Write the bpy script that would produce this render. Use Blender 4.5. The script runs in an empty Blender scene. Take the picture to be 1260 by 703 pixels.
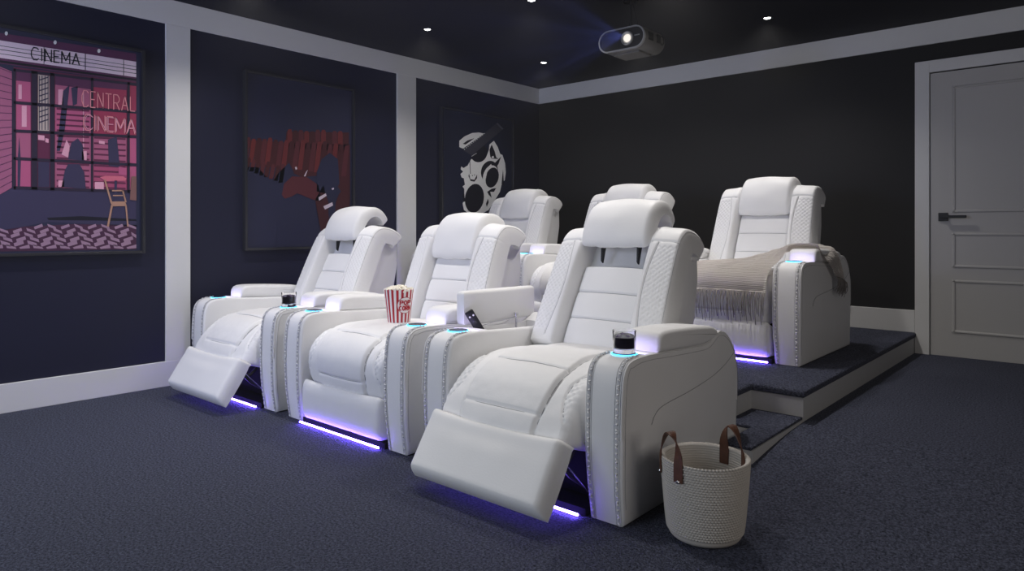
import bpy, bmesh, math, random
from mathutils import Vector, Matrix, noise
random.seed(7)
sc = bpy.context.scene
C = sc.collection
PI = math.pi

# ------------------------------------------------------------------ materials
def mat(name, col, rough=0.6, spec=0.4, metal=0.0, noise_scale=None, noise_amt=0.0, bump=0.0, bump_scale=200, emit=None, estr=0.0, trans=0.0, ior=1.45, sheen=0.0):
    m = bpy.data.materials.new(name); m.use_nodes = True
    nt = m.node_tree; b = nt.nodes['Principled BSDF']
    b.inputs['Base Color'].default_value = (*col, 1)
    b.inputs['Roughness'].default_value = rough
    b.inputs['Metallic'].default_value = metal
    b.inputs['Specular IOR Level'].default_value = spec
    b.inputs['IOR'].default_value = ior
    b.inputs['Transmission Weight'].default_value = trans
    if sheen: b.inputs['Sheen Weight'].default_value = sheen
    tc = None
    if noise_amt or bump:
        tc = nt.nodes.new('ShaderNodeTexCoord')
    if noise_amt:
        n = nt.nodes.new('ShaderNodeTexNoise'); n.inputs['Scale'].default_value = noise_scale; n.inputs['Detail'].default_value = 4
        r = nt.nodes.new('ShaderNodeValToRGB')
        r.color_ramp.elements[0].position = .3; r.color_ramp.elements[1].position = .7
        r.color_ramp.elements[0].color = (*[c*(1-noise_amt) for c in col], 1)
        r.color_ramp.elements[1].color = (*[min(1, c*(1+noise_amt)) for c in col], 1)
        nt.links.new(tc.outputs['Object'], n.inputs['Vector']); nt.links.new(n.outputs['Fac'], r.inputs['Fac'])
        nt.links.new(r.outputs['Color'], b.inputs['Base Color'])
    if bump:
        n2 = nt.nodes.new('ShaderNodeTexNoise'); n2.inputs['Scale'].default_value = bump_scale; n2.inputs['Detail'].default_value = 3
        bp = nt.nodes.new('ShaderNodeBump'); bp.inputs['Strength'].default_value = bump; bp.inputs['Distance'].default_value = .004
        nt.links.new(tc.outputs['Object'], n2.inputs['Vector']); nt.links.new(n2.outputs['Fac'], bp.inputs['Height'])
        nt.links.new(bp.outputs['Normal'], b.inputs['Normal'])
    if emit:
        b.inputs['Emission Color'].default_value = (*emit, 1); b.inputs['Emission Strength'].default_value = estr
    return m

M = {}
M['leather'] = mat('white_leather', (.80, .80, .80), .5, .35, bump=.12, bump_scale=160, noise_scale=6, noise_amt=.02)
M['stitch_shade'] = mat('braid_shade_grey', (.50, .50, .52), .8, .2)
M['stitch_light'] = mat('white_thread', (.80, .80, .80), .7, .2)
M['seam_shade'] = mat('seam_shade_grey', (.33, .33, .35), .8, .2)  # crease shade of the seams, painted as grey tubes
M['black'] = mat('black_plastic', (.008, .008, .010), .45, .4)
M['cavity'] = mat('black_lining', (.006, .006, .008), .9, .1)
M['metal'] = mat('bright_steel', (.62, .62, .65), .25, .5, metal=1)
M['cup'] = mat('cup_disc_dark', (.004, .012, .03), .25, .5)  # darkness of the recess put into a raised disc's colour
M['wall'] = mat('dark_wall_paint', (.0125, .0122, .013), .62, .32, bump=.05, bump_scale=60)
M['wall_navy'] = mat('navy_wall_paint', (.0085, .0095, .029), .55, .35, bump=.05, bump_scale=60)
M['ceil'] = mat('black_ceiling_paint', (.009, .0095, .015), .7, .25)
M['trim'] = mat('grey_white_trim', (.72, .72, .71), .55, .3)
M['door'] = mat('white_door_paint', (.50, .49, .475), .5, .35)
M['riser'] = mat('riser_paint', (.50, .50, .50), .6, .3)
M['frame'] = mat('black_frame', (.024, .024, .028), .25, .5)
M['led'] = mat('led_violet', (.1, .1, .1), emit=(.20, .11, 1.0), estr=52)
M['ring'] = mat('led_cyan', (.1, .1, .1), emit=(.06, .55, 1.0), estr=4.0)
M['lamp'] = mat('lamp_lens', (.1, .1, .1), emit=(1, .97, .92), estr=14)
M['lens'] = mat('projector_lens_glow', (.1, .1, .1), emit=(1, .93, .84), estr=1.0)
M['proj'] = mat('projector_grey', (.12, .115, .11), .4, .4, noise_scale=300, noise_amt=.1)
M['proj_rim'] = mat('projector_silver_rim', (.45, .45, .45), .3, .5, metal=.6)
M['leatherette'] = mat('brown_leather', (.085, .032, .016), .5, .4, noise_scale=40, noise_amt=.25, bump=.2, bump_scale=120)
M['rope'] = mat('cream_cotton_rope', (.50, .47, .43), .9, .1)
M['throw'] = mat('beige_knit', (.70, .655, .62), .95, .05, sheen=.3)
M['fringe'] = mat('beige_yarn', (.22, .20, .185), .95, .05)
M['paper_w'] = mat('white_paper', (.80, .77, .75), .7, .2)
M['paper_r'] = mat('red_paper', (.42, .018, .03), .6, .3)
M['corn'] = mat('popcorn_white', (.85, .80, .68), .8, .2, noise_scale=60, noise_amt=.15)
M['glass'] = mat('clear_glass', (1, 1, 1), .0, .5, trans=1.0, ior=1.25)
M['cola'] = mat('dark_cola', (.010, .006, .014), .05, .6)
M['ice'] = mat('ice', (.12, .10, .17), .08, .6)
M['chrome_dot'] = mat('silver_rivet', (.7, .7, .7), .2, .5, metal=1)

def carpet():
    m = bpy.data.materials.new('blue_grey_carpet'); m.use_nodes = True
    nt = m.node_tree; b = nt.nodes['Principled BSDF']
    b.inputs['Roughness'].default_value = .95; b.inputs['Specular IOR Level'].default_value = .05
    tc = nt.nodes.new('ShaderNodeTexCoord')
    n1 = nt.nodes.new('ShaderNodeTexNoise'); n1.inputs['Scale'].default_value = 110; n1.inputs['Detail'].default_value = 5; n1.inputs['Roughness'].default_value = .7
    v = nt.nodes.new('ShaderNodeTexVoronoi'); v.inputs['Scale'].default_value = 150
    r = nt.nodes.new('ShaderNodeValToRGB')
    r.color_ramp.elements[0].position = .32; r.color_ramp.elements[1].position = .72
    r.color_ramp.elements[0].color = (.014, .016, .026, 1); r.color_ramp.elements[1].color = (.185, .20, .285, 1)
    add = nt.nodes.new('ShaderNodeMath'); add.operation = 'SUBTRACT'
    bp = nt.nodes.new('ShaderNodeBump'); bp.inputs['Strength'].default_value = 1.0; bp.inputs['Distance'].default_value = .012
    L = nt.links.new
    L(tc.outputs['Object'], n1.inputs['Vector']); L(tc.outputs['Object'], v.inputs['Vector'])
    L(n1.outputs['Fac'], r.inputs['Fac']); L(r.outputs['Color'], b.inputs['Base Color'])
    L(n1.outputs['Fac'], add.inputs[0]); L(v.outputs['Distance'], add.inputs[1])
    L(add.outputs[0], bp.inputs['Height']); L(bp.outputs['Normal'], b.inputs['Normal'])
    return m
M['carpet'] = carpet()

# ------------------------------------------------------------------ helpers
def link(name, me, m, parent=None, kind=None, smooth=False):
    if isinstance(me, bmesh.types.BMesh):
        bm = me; me = bpy.data.meshes.new(name)
        bmesh.ops.recalc_face_normals(bm, faces=bm.faces)
        bm.to_mesh(me); bm.free()
        for mm in (m if isinstance(m, (list, tuple)) else [m]): me.materials.append(mm)
        if smooth:
            for p in me.polygons: p.use_smooth = True
            if smooth != 'all': me.set_sharp_from_angle(angle=math.radians(smooth if smooth is not True else 40))
    o = bpy.data.objects.new(name, me); C.objects.link(o)
    if parent: o.parent = parent
    if kind: o['kind'] = kind
    return o

def tag(o, label, cat, group=None):
    o['label'] = label; o['category'] = cat
    if group: o['group'] = group
    return o

def thing(name, label, cat, loc, rz=0, group=None):
    o = bpy.data.objects.new(name, None); C.objects.link(o)
    o.location = loc; o.rotation_euler = (0, 0, rz); o.empty_display_size = .1
    return tag(o, label, cat, group)

def box(bm, x0, x1, y0, y1, z0, z1, bev=0, seg=2, mi=0):
    r = bmesh.ops.create_cube(bm, size=1)
    for v in r['verts']:
        v.co = Vector((x0+(v.co.x+.5)*(x1-x0), y0+(v.co.y+.5)*(y1-y0), z0+(v.co.z+.5)*(z1-z0)))
    fs = {f for v in r['verts'] for f in v.link_faces}
    for f in fs: f.material_index = mi
    if bev:
        es = list({e for v in r['verts'] for e in v.link_edges})
        bmesh.ops.bevel(bm, geom=es, offset=bev, segments=seg, profile=.5, affect='EDGES')
    return bm

def BX(*a, **k): return box(bmesh.new(), *a, **k)

def prism(bm, pts, axis, a0, a1, bev=0, seg=3, mi=0):
    """polygon pts extruded along axis: 'x' pts=(y,z); 'z' pts=(x,y); 'y' pts=(x,z)"""
    def P(p, a): return {'x': (a, p[0], p[1]), 'y': (p[0], a, p[1]), 'z': (p[0], p[1], a)}[axis]
    lo = [bm.verts.new(P(p, a0)) for p in pts]; hi = [bm.verts.new(P(p, a1)) for p in pts]
    n = len(pts)
    f0 = bm.faces.new(lo); f1 = bm.faces.new(hi[::-1])
    fs = [f0, f1]
    for i in range(n): fs.append(bm.faces.new((lo[i], hi[i], hi[(i+1) % n], lo[(i+1) % n])))
    for f in fs: f.material_index = mi
    if bev:
        bmesh.ops.recalc_face_normals(bm, faces=fs)
        bmesh.ops.bevel(bm, geom=list(f0.edges)+list(f1.edges), offset=bev, segments=seg, profile=.5, affect='EDGES')
    return bm

def tube(bm, pts, r, n=8, cap=True, mi=0, closed=False):
    pts = [Vector(p) for p in pts]; rings = []; up = None
    m = len(pts)
    for i, p in enumerate(pts):
        a = pts[(i-1) % m] if (i or closed) else p
        b = pts[(i+1) % m] if (i < m-1 or closed) else p
        t = (b-a).normalized()
        if up is None: up = Vector((0, 0, 1)) if abs(t.z) < .9 else Vector((1, 0, 0))
        s = t.cross(up).normalized(); up = s.cross(t).normalized()
        rr = r[i] if isinstance(r, (list, tuple)) else r
        rings.append([bm.verts.new(p + s*rr*math.cos(2*PI*k/n) + up*rr*math.sin(2*PI*k/n)) for k in range(n)])
    for i in range(m if closed else m-1):
        a, b = rings[i], rings[(i+1) % m]
        for k in range(n):
            bm.faces.new((a[k], a[(k+1) % n], b[(k+1) % n], b[k])).material_index = mi
    if cap and not closed:
        bm.faces.new(rings[0][::-1]).material_index = mi; bm.faces.new(rings[-1]).material_index = mi
    return bm

def lathe(bm, prof, n=40, c=(0, 0, 0), close_ends=True, mi=0):
    rings = []
    for r, z in prof:
        if r < 1e-5: rings.append([bm.verts.new((c[0], c[1], c[2]+z))])
        else: rings.append([bm.verts.new((c[0]+r*math.cos(2*PI*k/n), c[1]+r*math.sin(2*PI*k/n), c[2]+z)) for k in range(n)])
    for a, b in zip(rings, rings[1:]):
        for k in range(n):
            k2 = (k+1) % n
            vs = []
            for v in ((a[0] if len(a) == 1 else a[k]), (a[0] if len(a) == 1 else a[k2]), (b[0] if len(b) == 1 else b[k2]), (b[0] if len(b) == 1 else b[k])):
                if v not in vs: vs.append(v)
            if len(vs) > 2: bm.faces.new(vs).material_index = mi
    return bm

def spline(pts, n):
    """Catmull-Rom resample to n points uniform in arc length"""
    P = [Vector(p) for p in pts]
    P = [2*P[0]-P[1]] + P + [2*P[-1]-P[-2]]
    dense = []
    for i in range(1, len(P)-2):
        p0, p1, p2, p3 = P[i-1:i+3]
        for k in range(24):
            t = k/24
            dense.append(.5*((2*p1)+(p2-p0)*t+(2*p0-5*p1+4*p2-p3)*t*t+(3*p1-p0-3*p2+p3)*t**3))
    dense.append(P[-2])
    acc = [0]
    for a, b in zip(dense, dense[1:]): acc.append(acc[-1]+(b-a).length)
    if isinstance(n, int): want = [acc[-1]*i/(n-1) for i in range(n)]
    else: want = [acc[-1]*f for f in n]
    out = []; j = 0
    for w in want:
        while j < len(acc)-2 and acc[j+1] < w: j += 1
        d = acc[j+1]-acc[j]; t = (w-acc[j])/d if d > 1e-9 else 0
        out.append(dense[j].lerp(dense[j+1], min(1, max(0, t))))
    return out, acc[-1]

def gs(d, s): return math.exp(-(d/s)**2)

def sample_edge(L, r, n):
    k = 5
    e = [r*(1-math.cos(PI/2*i/k)) for i in range(k)]
    mid = [r+(L-2*r)*i/n for i in range(n+1)]
    return e + mid + [L-x for x in e[::-1]]

def edgeE(d, r):
    if d >= r: return 1.0
    q = 1-max(0, d)/r
    return math.sqrt(max(0, 1-q*q))

def pad(prof, half, thick, rx=.04, rs=.04, h=None, nx=30, ns=60, xc=0, thick2=0.0, bm=None, seams=(), sr=.0013):
    """puffy upholstered panel: outer side profile prof [(y,z)], half width half(f), thickness, height detail h(x, s, f)"""
    bm = bm or bmesh.new()
    _, L = spline([(p[0], p[1], 0) for p in prof], 8)
    S = sample_edge(L, rs, ns)
    pts, _ = spline([(p[0], p[1], 0) for p in prof], [s/L for s in S])
    G = []; B = []
    for i, s in enumerate(S):
        f = s/L
        a = pts[max(0, i-1)]; b = pts[min(len(pts)-1, i+1)]
        t = (b-a).normalized(); nrm = Vector((-t.y, t.x))
        w = half(f) if callable(half) else half
        xs = sample_edge(2*w, rx, nx)
        Es = edgeE(min(s, L-s), rs)
        row = []; rowb = []
        for xx in xs:
            x = xx-w
            E = Es*edgeE(min(xx, 2*w-xx), rx)
            hh = h(x, s, f)*E if h else 0
            p = Vector((pts[i].x, pts[i].y)) + nrm*(-thick*(1-E)+hh)
            q = Vector((pts[i].x, pts[i].y)) + nrm*(-thick-thick2*E)
            row.append(Vector((xc+x, p.x, p.y))); rowb.append(Vector((xc+x, q.x, q.y)))
        G.append(row); B.append(rowb)
    ni, nj = len(G), len(G[0])
    V = [[bm.verts.new(p) for p in r] for r in G]
    W = [[V[i][j] if i in (0, ni-1) or j in (0, nj-1) else bm.verts.new(B[i][j]) for j in range(nj)] for i in range(ni)]
    for i in range(ni-1):
        for j in range(nj-1):
            bm.faces.new((V[i][j], V[i][j+1], V[i+1][j+1], V[i+1][j]))
            fb = (W[i][j], W[i+1][j], W[i+1][j+1], W[i][j+1])
            if len(set(fb)) == 4 and set(fb) != {V[i][j], V[i][j+1], V[i+1][j+1], V[i+1][j]}: bm.faces.new(fb)
    # seams: thin grey tubes along (x, s) paths, crease shade put into their colour
    for path in seams:
        n_ = max(8, int(len(path)*6))
        P_ = spline([(a, b_, 0) for a, b_ in path], n_)[0]
        out = []
        for q_ in P_:
            x, s = q_.x, min(L-1e-4, max(1e-4, q_.y)); f = s/L
            k = max(0, min(len(S)-2, next((i for i in range(len(S)-1) if S[i+1] >= s), len(S)-2)))
            tt = (s-S[k])/max(1e-9, S[k+1]-S[k])
            p0 = pts[k].lerp(pts[k+1], tt); t = (pts[min(len(pts)-1, k+2)]-pts[max(0, k-1)]).normalized(); nrm = Vector((-t.y, t.x))
            w = half(f) if callable(half) else half
            x = max(-w, min(w, x))
            E = edgeE(min(s, L-s), rs)*edgeE(w-abs(x), rx)
            p = Vector((p0.x, p0.y)) + nrm*(-thick*(1-E)+(h(x, s, f)*E if h else 0)+sr*.5)
            out.append((xc+x, p.x, p.y))
        tube(bm, out, sr, 5, mi=1)
    return bm

def quilt(a, b, pitch=.03, d=.0028, s=.0030):
    u = ((a+b)/pitch) % 1; v = ((a-b)/pitch) % 1
    du = min(u, 1-u)*pitch*.7; dv = min(v, 1-v)*pitch*.7
    return -d*max(gs(du, s), gs(dv, s))
POSTER3 = [
('grey_white',0,[(4.646,1.894),(4.718,1.944),(4.821,1.987),(4.917,2.003),(4.992,1.999),(4.697,1.823),(4.646,1.833)]),
('ink',1,[(4.693,1.869),(4.755,1.907),(4.853,1.940),(4.800,1.906),(4.728,1.865)]),
('grey_white',0,[(4.811,1.733),(4.885,1.712),(4.970,1.728),(5.025,1.772),(5.062,1.843),(5.069,1.897),(5.136,1.941),(5.192,1.885),(5.231,1.815),(5.266,1.807),(5.307,1.725),(5.319,1.632),(5.303,1.554),(5.250,1.497),(5.227,1.427),(5.147,1.332),(5.058,1.239),(4.960,1.195),(4.779,1.192),(4.707,1.232),(4.691,1.289),(4.713,1.348),(4.713,1.435),(4.689,1.456),(4.722,1.476),(4.707,1.537),(4.677,1.542),(4.661,1.575),(4.697,1.601),(4.665,1.621),(4.673,1.650),(4.701,1.635),(4.759,1.664),(4.784,1.699)]),
('ink',1,[(4.986,1.340),(4.977,1.308),(4.960,1.278),(4.939,1.252),(4.913,1.230),(4.884,1.215),(4.854,1.207),(4.824,1.206),(4.796,1.212),(4.771,1.224),(4.750,1.243),(4.734,1.267),(4.724,1.295),(4.720,1.325),(4.723,1.357),(4.732,1.388),(4.748,1.417),(4.768,1.443),(4.793,1.464),(4.821,1.480),(4.851,1.489),(4.881,1.491),(4.910,1.486),(4.936,1.474),(4.958,1.456),(4.975,1.432),(4.986,1.403),(4.990,1.372)]),
('ink',1,[(5.192,1.614),(5.181,1.590),(5.165,1.568),(5.144,1.548),(5.119,1.533),(5.092,1.522),(5.064,1.517),(5.036,1.516),(5.010,1.522),(4.987,1.532),(4.969,1.547),(4.955,1.565),(4.947,1.587),(4.945,1.610),(4.949,1.634),(4.959,1.658),(4.975,1.680),(4.995,1.699),(5.020,1.715),(5.046,1.726),(5.074,1.733),(5.102,1.734),(5.129,1.729),(5.152,1.719),(5.172,1.704),(5.186,1.685),(5.194,1.663),(5.196,1.639)]),
('grey_white',2,[(5.194,1.560),(5.181,1.534),(5.164,1.510),(5.143,1.489),(5.119,1.473),(5.093,1.462),(5.068,1.456),(5.043,1.456),(5.020,1.462),(5.001,1.473),(4.986,1.490),(4.975,1.510),(4.971,1.533),(4.971,1.559),(4.978,1.585),(4.990,1.610),(5.006,1.634),(5.027,1.654),(5.050,1.671),(5.076,1.683),(5.101,1.690),(5.127,1.690),(5.150,1.685),(5.170,1.674),(5.186,1.657),(5.196,1.637),(5.201,1.613),(5.200,1.587)]),
('ink',3,[(5.201,1.555),(5.190,1.533),(5.175,1.512),(5.157,1.494),(5.136,1.479),(5.114,1.469),(5.092,1.464),(5.070,1.464),(5.051,1.469),(5.034,1.479),(5.021,1.494),(5.012,1.511),(5.008,1.532),(5.009,1.554),(5.015,1.577),(5.025,1.599),(5.039,1.620),(5.057,1.638),(5.077,1.652),(5.099,1.663),(5.122,1.668),(5.144,1.669),(5.164,1.664),(5.181,1.654),(5.194,1.640),(5.203,1.622),(5.208,1.601),(5.207,1.579)]),
('grey_white',4,[(4.981,1.567),(5.018,1.651),(5.091,1.702),(5.102,1.687),(5.036,1.622),(5.010,1.538),(5.018,1.479),(4.992,1.470)]),
('ink',1,[(5.069,1.844),(5.102,1.900),(5.147,1.835),(5.170,1.776),(5.204,1.763),(5.102,1.756),(5.080,1.777)]),
('grey_white',2,[(5.102,1.778),(5.129,1.788),(5.138,1.766),(5.102,1.759)]),
('ink',2,[(5.143,1.713),(5.243,1.789),(5.204,1.710),(5.181,1.685)]),
('ink',1,[(5.273,1.660),(5.284,1.553),(5.296,1.492),(5.250,1.505),(5.256,1.551)]),
('ink',1,[(5.036,1.419),(5.102,1.452),(5.170,1.463),(5.136,1.423),(5.080,1.421),(5.102,1.361),(5.058,1.390)]),
('ink',1,[(5.018,1.298),(5.047,1.352),(5.058,1.314),(5.031,1.268)]),
('ink',1,[(5.058,1.224),(5.102,1.255),(5.113,1.217),(5.080,1.197)]),
('ink',1,[(4.687,1.376),(4.713,1.392),(4.718,1.348),(4.734,1.320),(4.701,1.304)]),
('ink',1,[(4.769,1.562),(4.779,1.585),(4.796,1.534),(4.853,1.530),(4.874,1.561),(4.891,1.584),(4.889,1.547),(4.853,1.512),(4.800,1.515)]),
('ink',1,[(4.784,1.717),(4.792,1.717),(4.800,1.586),(4.792,1.585)]),
('ink',1,[(4.832,1.570),(4.832,1.569),(4.831,1.567),(4.830,1.566),(4.829,1.565),(4.828,1.564),(4.827,1.564),(4.825,1.564),(4.824,1.564),(4.823,1.564),(4.821,1.565),(4.820,1.566),(4.820,1.567),(4.819,1.568),(4.819,1.569),(4.819,1.571),(4.820,1.572),(4.820,1.573),(4.821,1.574),(4.823,1.575),(4.824,1.575),(4.825,1.576),(4.827,1.575),(4.828,1.575),(4.829,1.574),(4.830,1.574),(4.831,1.573),(4.832,1.571)]),
('ink',1,[(4.861,1.578),(4.861,1.576),(4.861,1.575),(4.860,1.574),(4.859,1.573),(4.858,1.572),(4.856,1.572),(4.855,1.571),(4.853,1.571),(4.852,1.572),(4.851,1.572),(4.850,1.573),(4.849,1.574),(4.849,1.576),(4.849,1.577),(4.849,1.578),(4.849,1.579),(4.850,1.581),(4.851,1.582),(4.852,1.582),(4.853,1.583),(4.855,1.583),(4.856,1.583),(4.858,1.583),(4.859,1.582),(4.860,1.581),(4.861,1.580),(4.861,1.579)]),
('ink',1,[(5.029,1.779),(5.015,1.759),(4.997,1.741),(4.975,1.726),(4.950,1.715),(4.924,1.708),(4.897,1.706),(4.871,1.708),(4.848,1.715),(4.828,1.725),(4.813,1.740),(4.803,1.757),(4.799,1.776),(4.800,1.796),(4.807,1.817),(4.820,1.836),(4.837,1.854),(4.859,1.869),(4.883,1.880),(4.909,1.887),(4.936,1.890),(4.962,1.889),(4.986,1.883),(5.006,1.872),(5.022,1.858),(5.033,1.840),(5.038,1.821),(5.036,1.800)]),
('slate',2,[(4.701,1.806),(5.183,2.129),(5.275,2.075),(4.817,1.766)]),
('slate_edge',3,[(5.170,2.118),(5.192,2.130),(5.280,2.078),(5.256,2.067)]),
('grey_white',4,[(4.721,1.820),(4.717,1.815),(4.710,1.814),(4.706,1.818),(4.710,1.823),(4.717,1.824)]),
('grey_white',4,[(4.745,1.836),(4.742,1.831),(4.735,1.830),(4.731,1.834),(4.735,1.839),(4.742,1.840)]),
('grey_white',4,[(4.770,1.852),(4.767,1.847),(4.759,1.846),(4.756,1.850),(4.759,1.855),(4.767,1.856)]),
('grey_white',4,[(4.795,1.868),(4.791,1.863),(4.784,1.862),(4.781,1.866),(4.784,1.871),(4.791,1.872)]),
('grey_white',4,[(4.820,1.884),(4.816,1.879),(4.809,1.878),(4.806,1.883),(4.809,1.887),(4.816,1.888)]),
('grey_white',4,[(4.845,1.900),(4.842,1.895),(4.834,1.895),(4.831,1.899),(4.834,1.904),(4.842,1.904)]),
('grey_white',4,[(4.871,1.917),(4.867,1.912),(4.860,1.911),(4.856,1.915),(4.860,1.920),(4.867,1.921)]),
('grey_white',4,[(4.896,1.933),(4.893,1.928),(4.885,1.927),(4.881,1.932),(4.885,1.936),(4.893,1.937)]),
('grey_white',4,[(4.922,1.950),(4.918,1.945),(4.911,1.944),(4.907,1.948),(4.911,1.953),(4.918,1.954)]),
('grey_white',4,[(4.948,1.966),(4.944,1.961),(4.936,1.961),(4.933,1.965),(4.936,1.970),(4.944,1.970)]),
('grey_white',4,[(4.974,1.983),(4.970,1.978),(4.962,1.977),(4.959,1.982),(4.962,1.986),(4.970,1.987)]),
('grey_white',4,[(5.000,2.000),(4.996,1.995),(4.988,1.994),(4.985,1.998),(4.988,2.003),(4.996,2.004)]),
('grey_white',4,[(4.823,1.761),(4.820,1.757),(4.814,1.756),(4.811,1.760),(4.814,1.764),(4.820,1.764)]),
('grey_white',4,[(4.835,1.767),(4.832,1.763),(4.826,1.762),(4.822,1.766),(4.826,1.770),(4.832,1.771)]),
('grey_white',4,[(4.847,1.773),(4.844,1.769),(4.837,1.769),(4.834,1.772),(4.837,1.776),(4.844,1.777)]),
('grey_white',4,[(4.859,1.780),(4.856,1.775),(4.849,1.775),(4.846,1.779),(4.849,1.783),(4.856,1.783)]),
('grey_white',4,[(4.871,1.786),(4.867,1.782),(4.861,1.781),(4.858,1.785),(4.861,1.789),(4.867,1.789)]),
('grey_white',4,[(4.882,1.792),(4.879,1.788),(4.873,1.788),(4.870,1.791),(4.873,1.795),(4.879,1.796)]),
]
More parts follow.
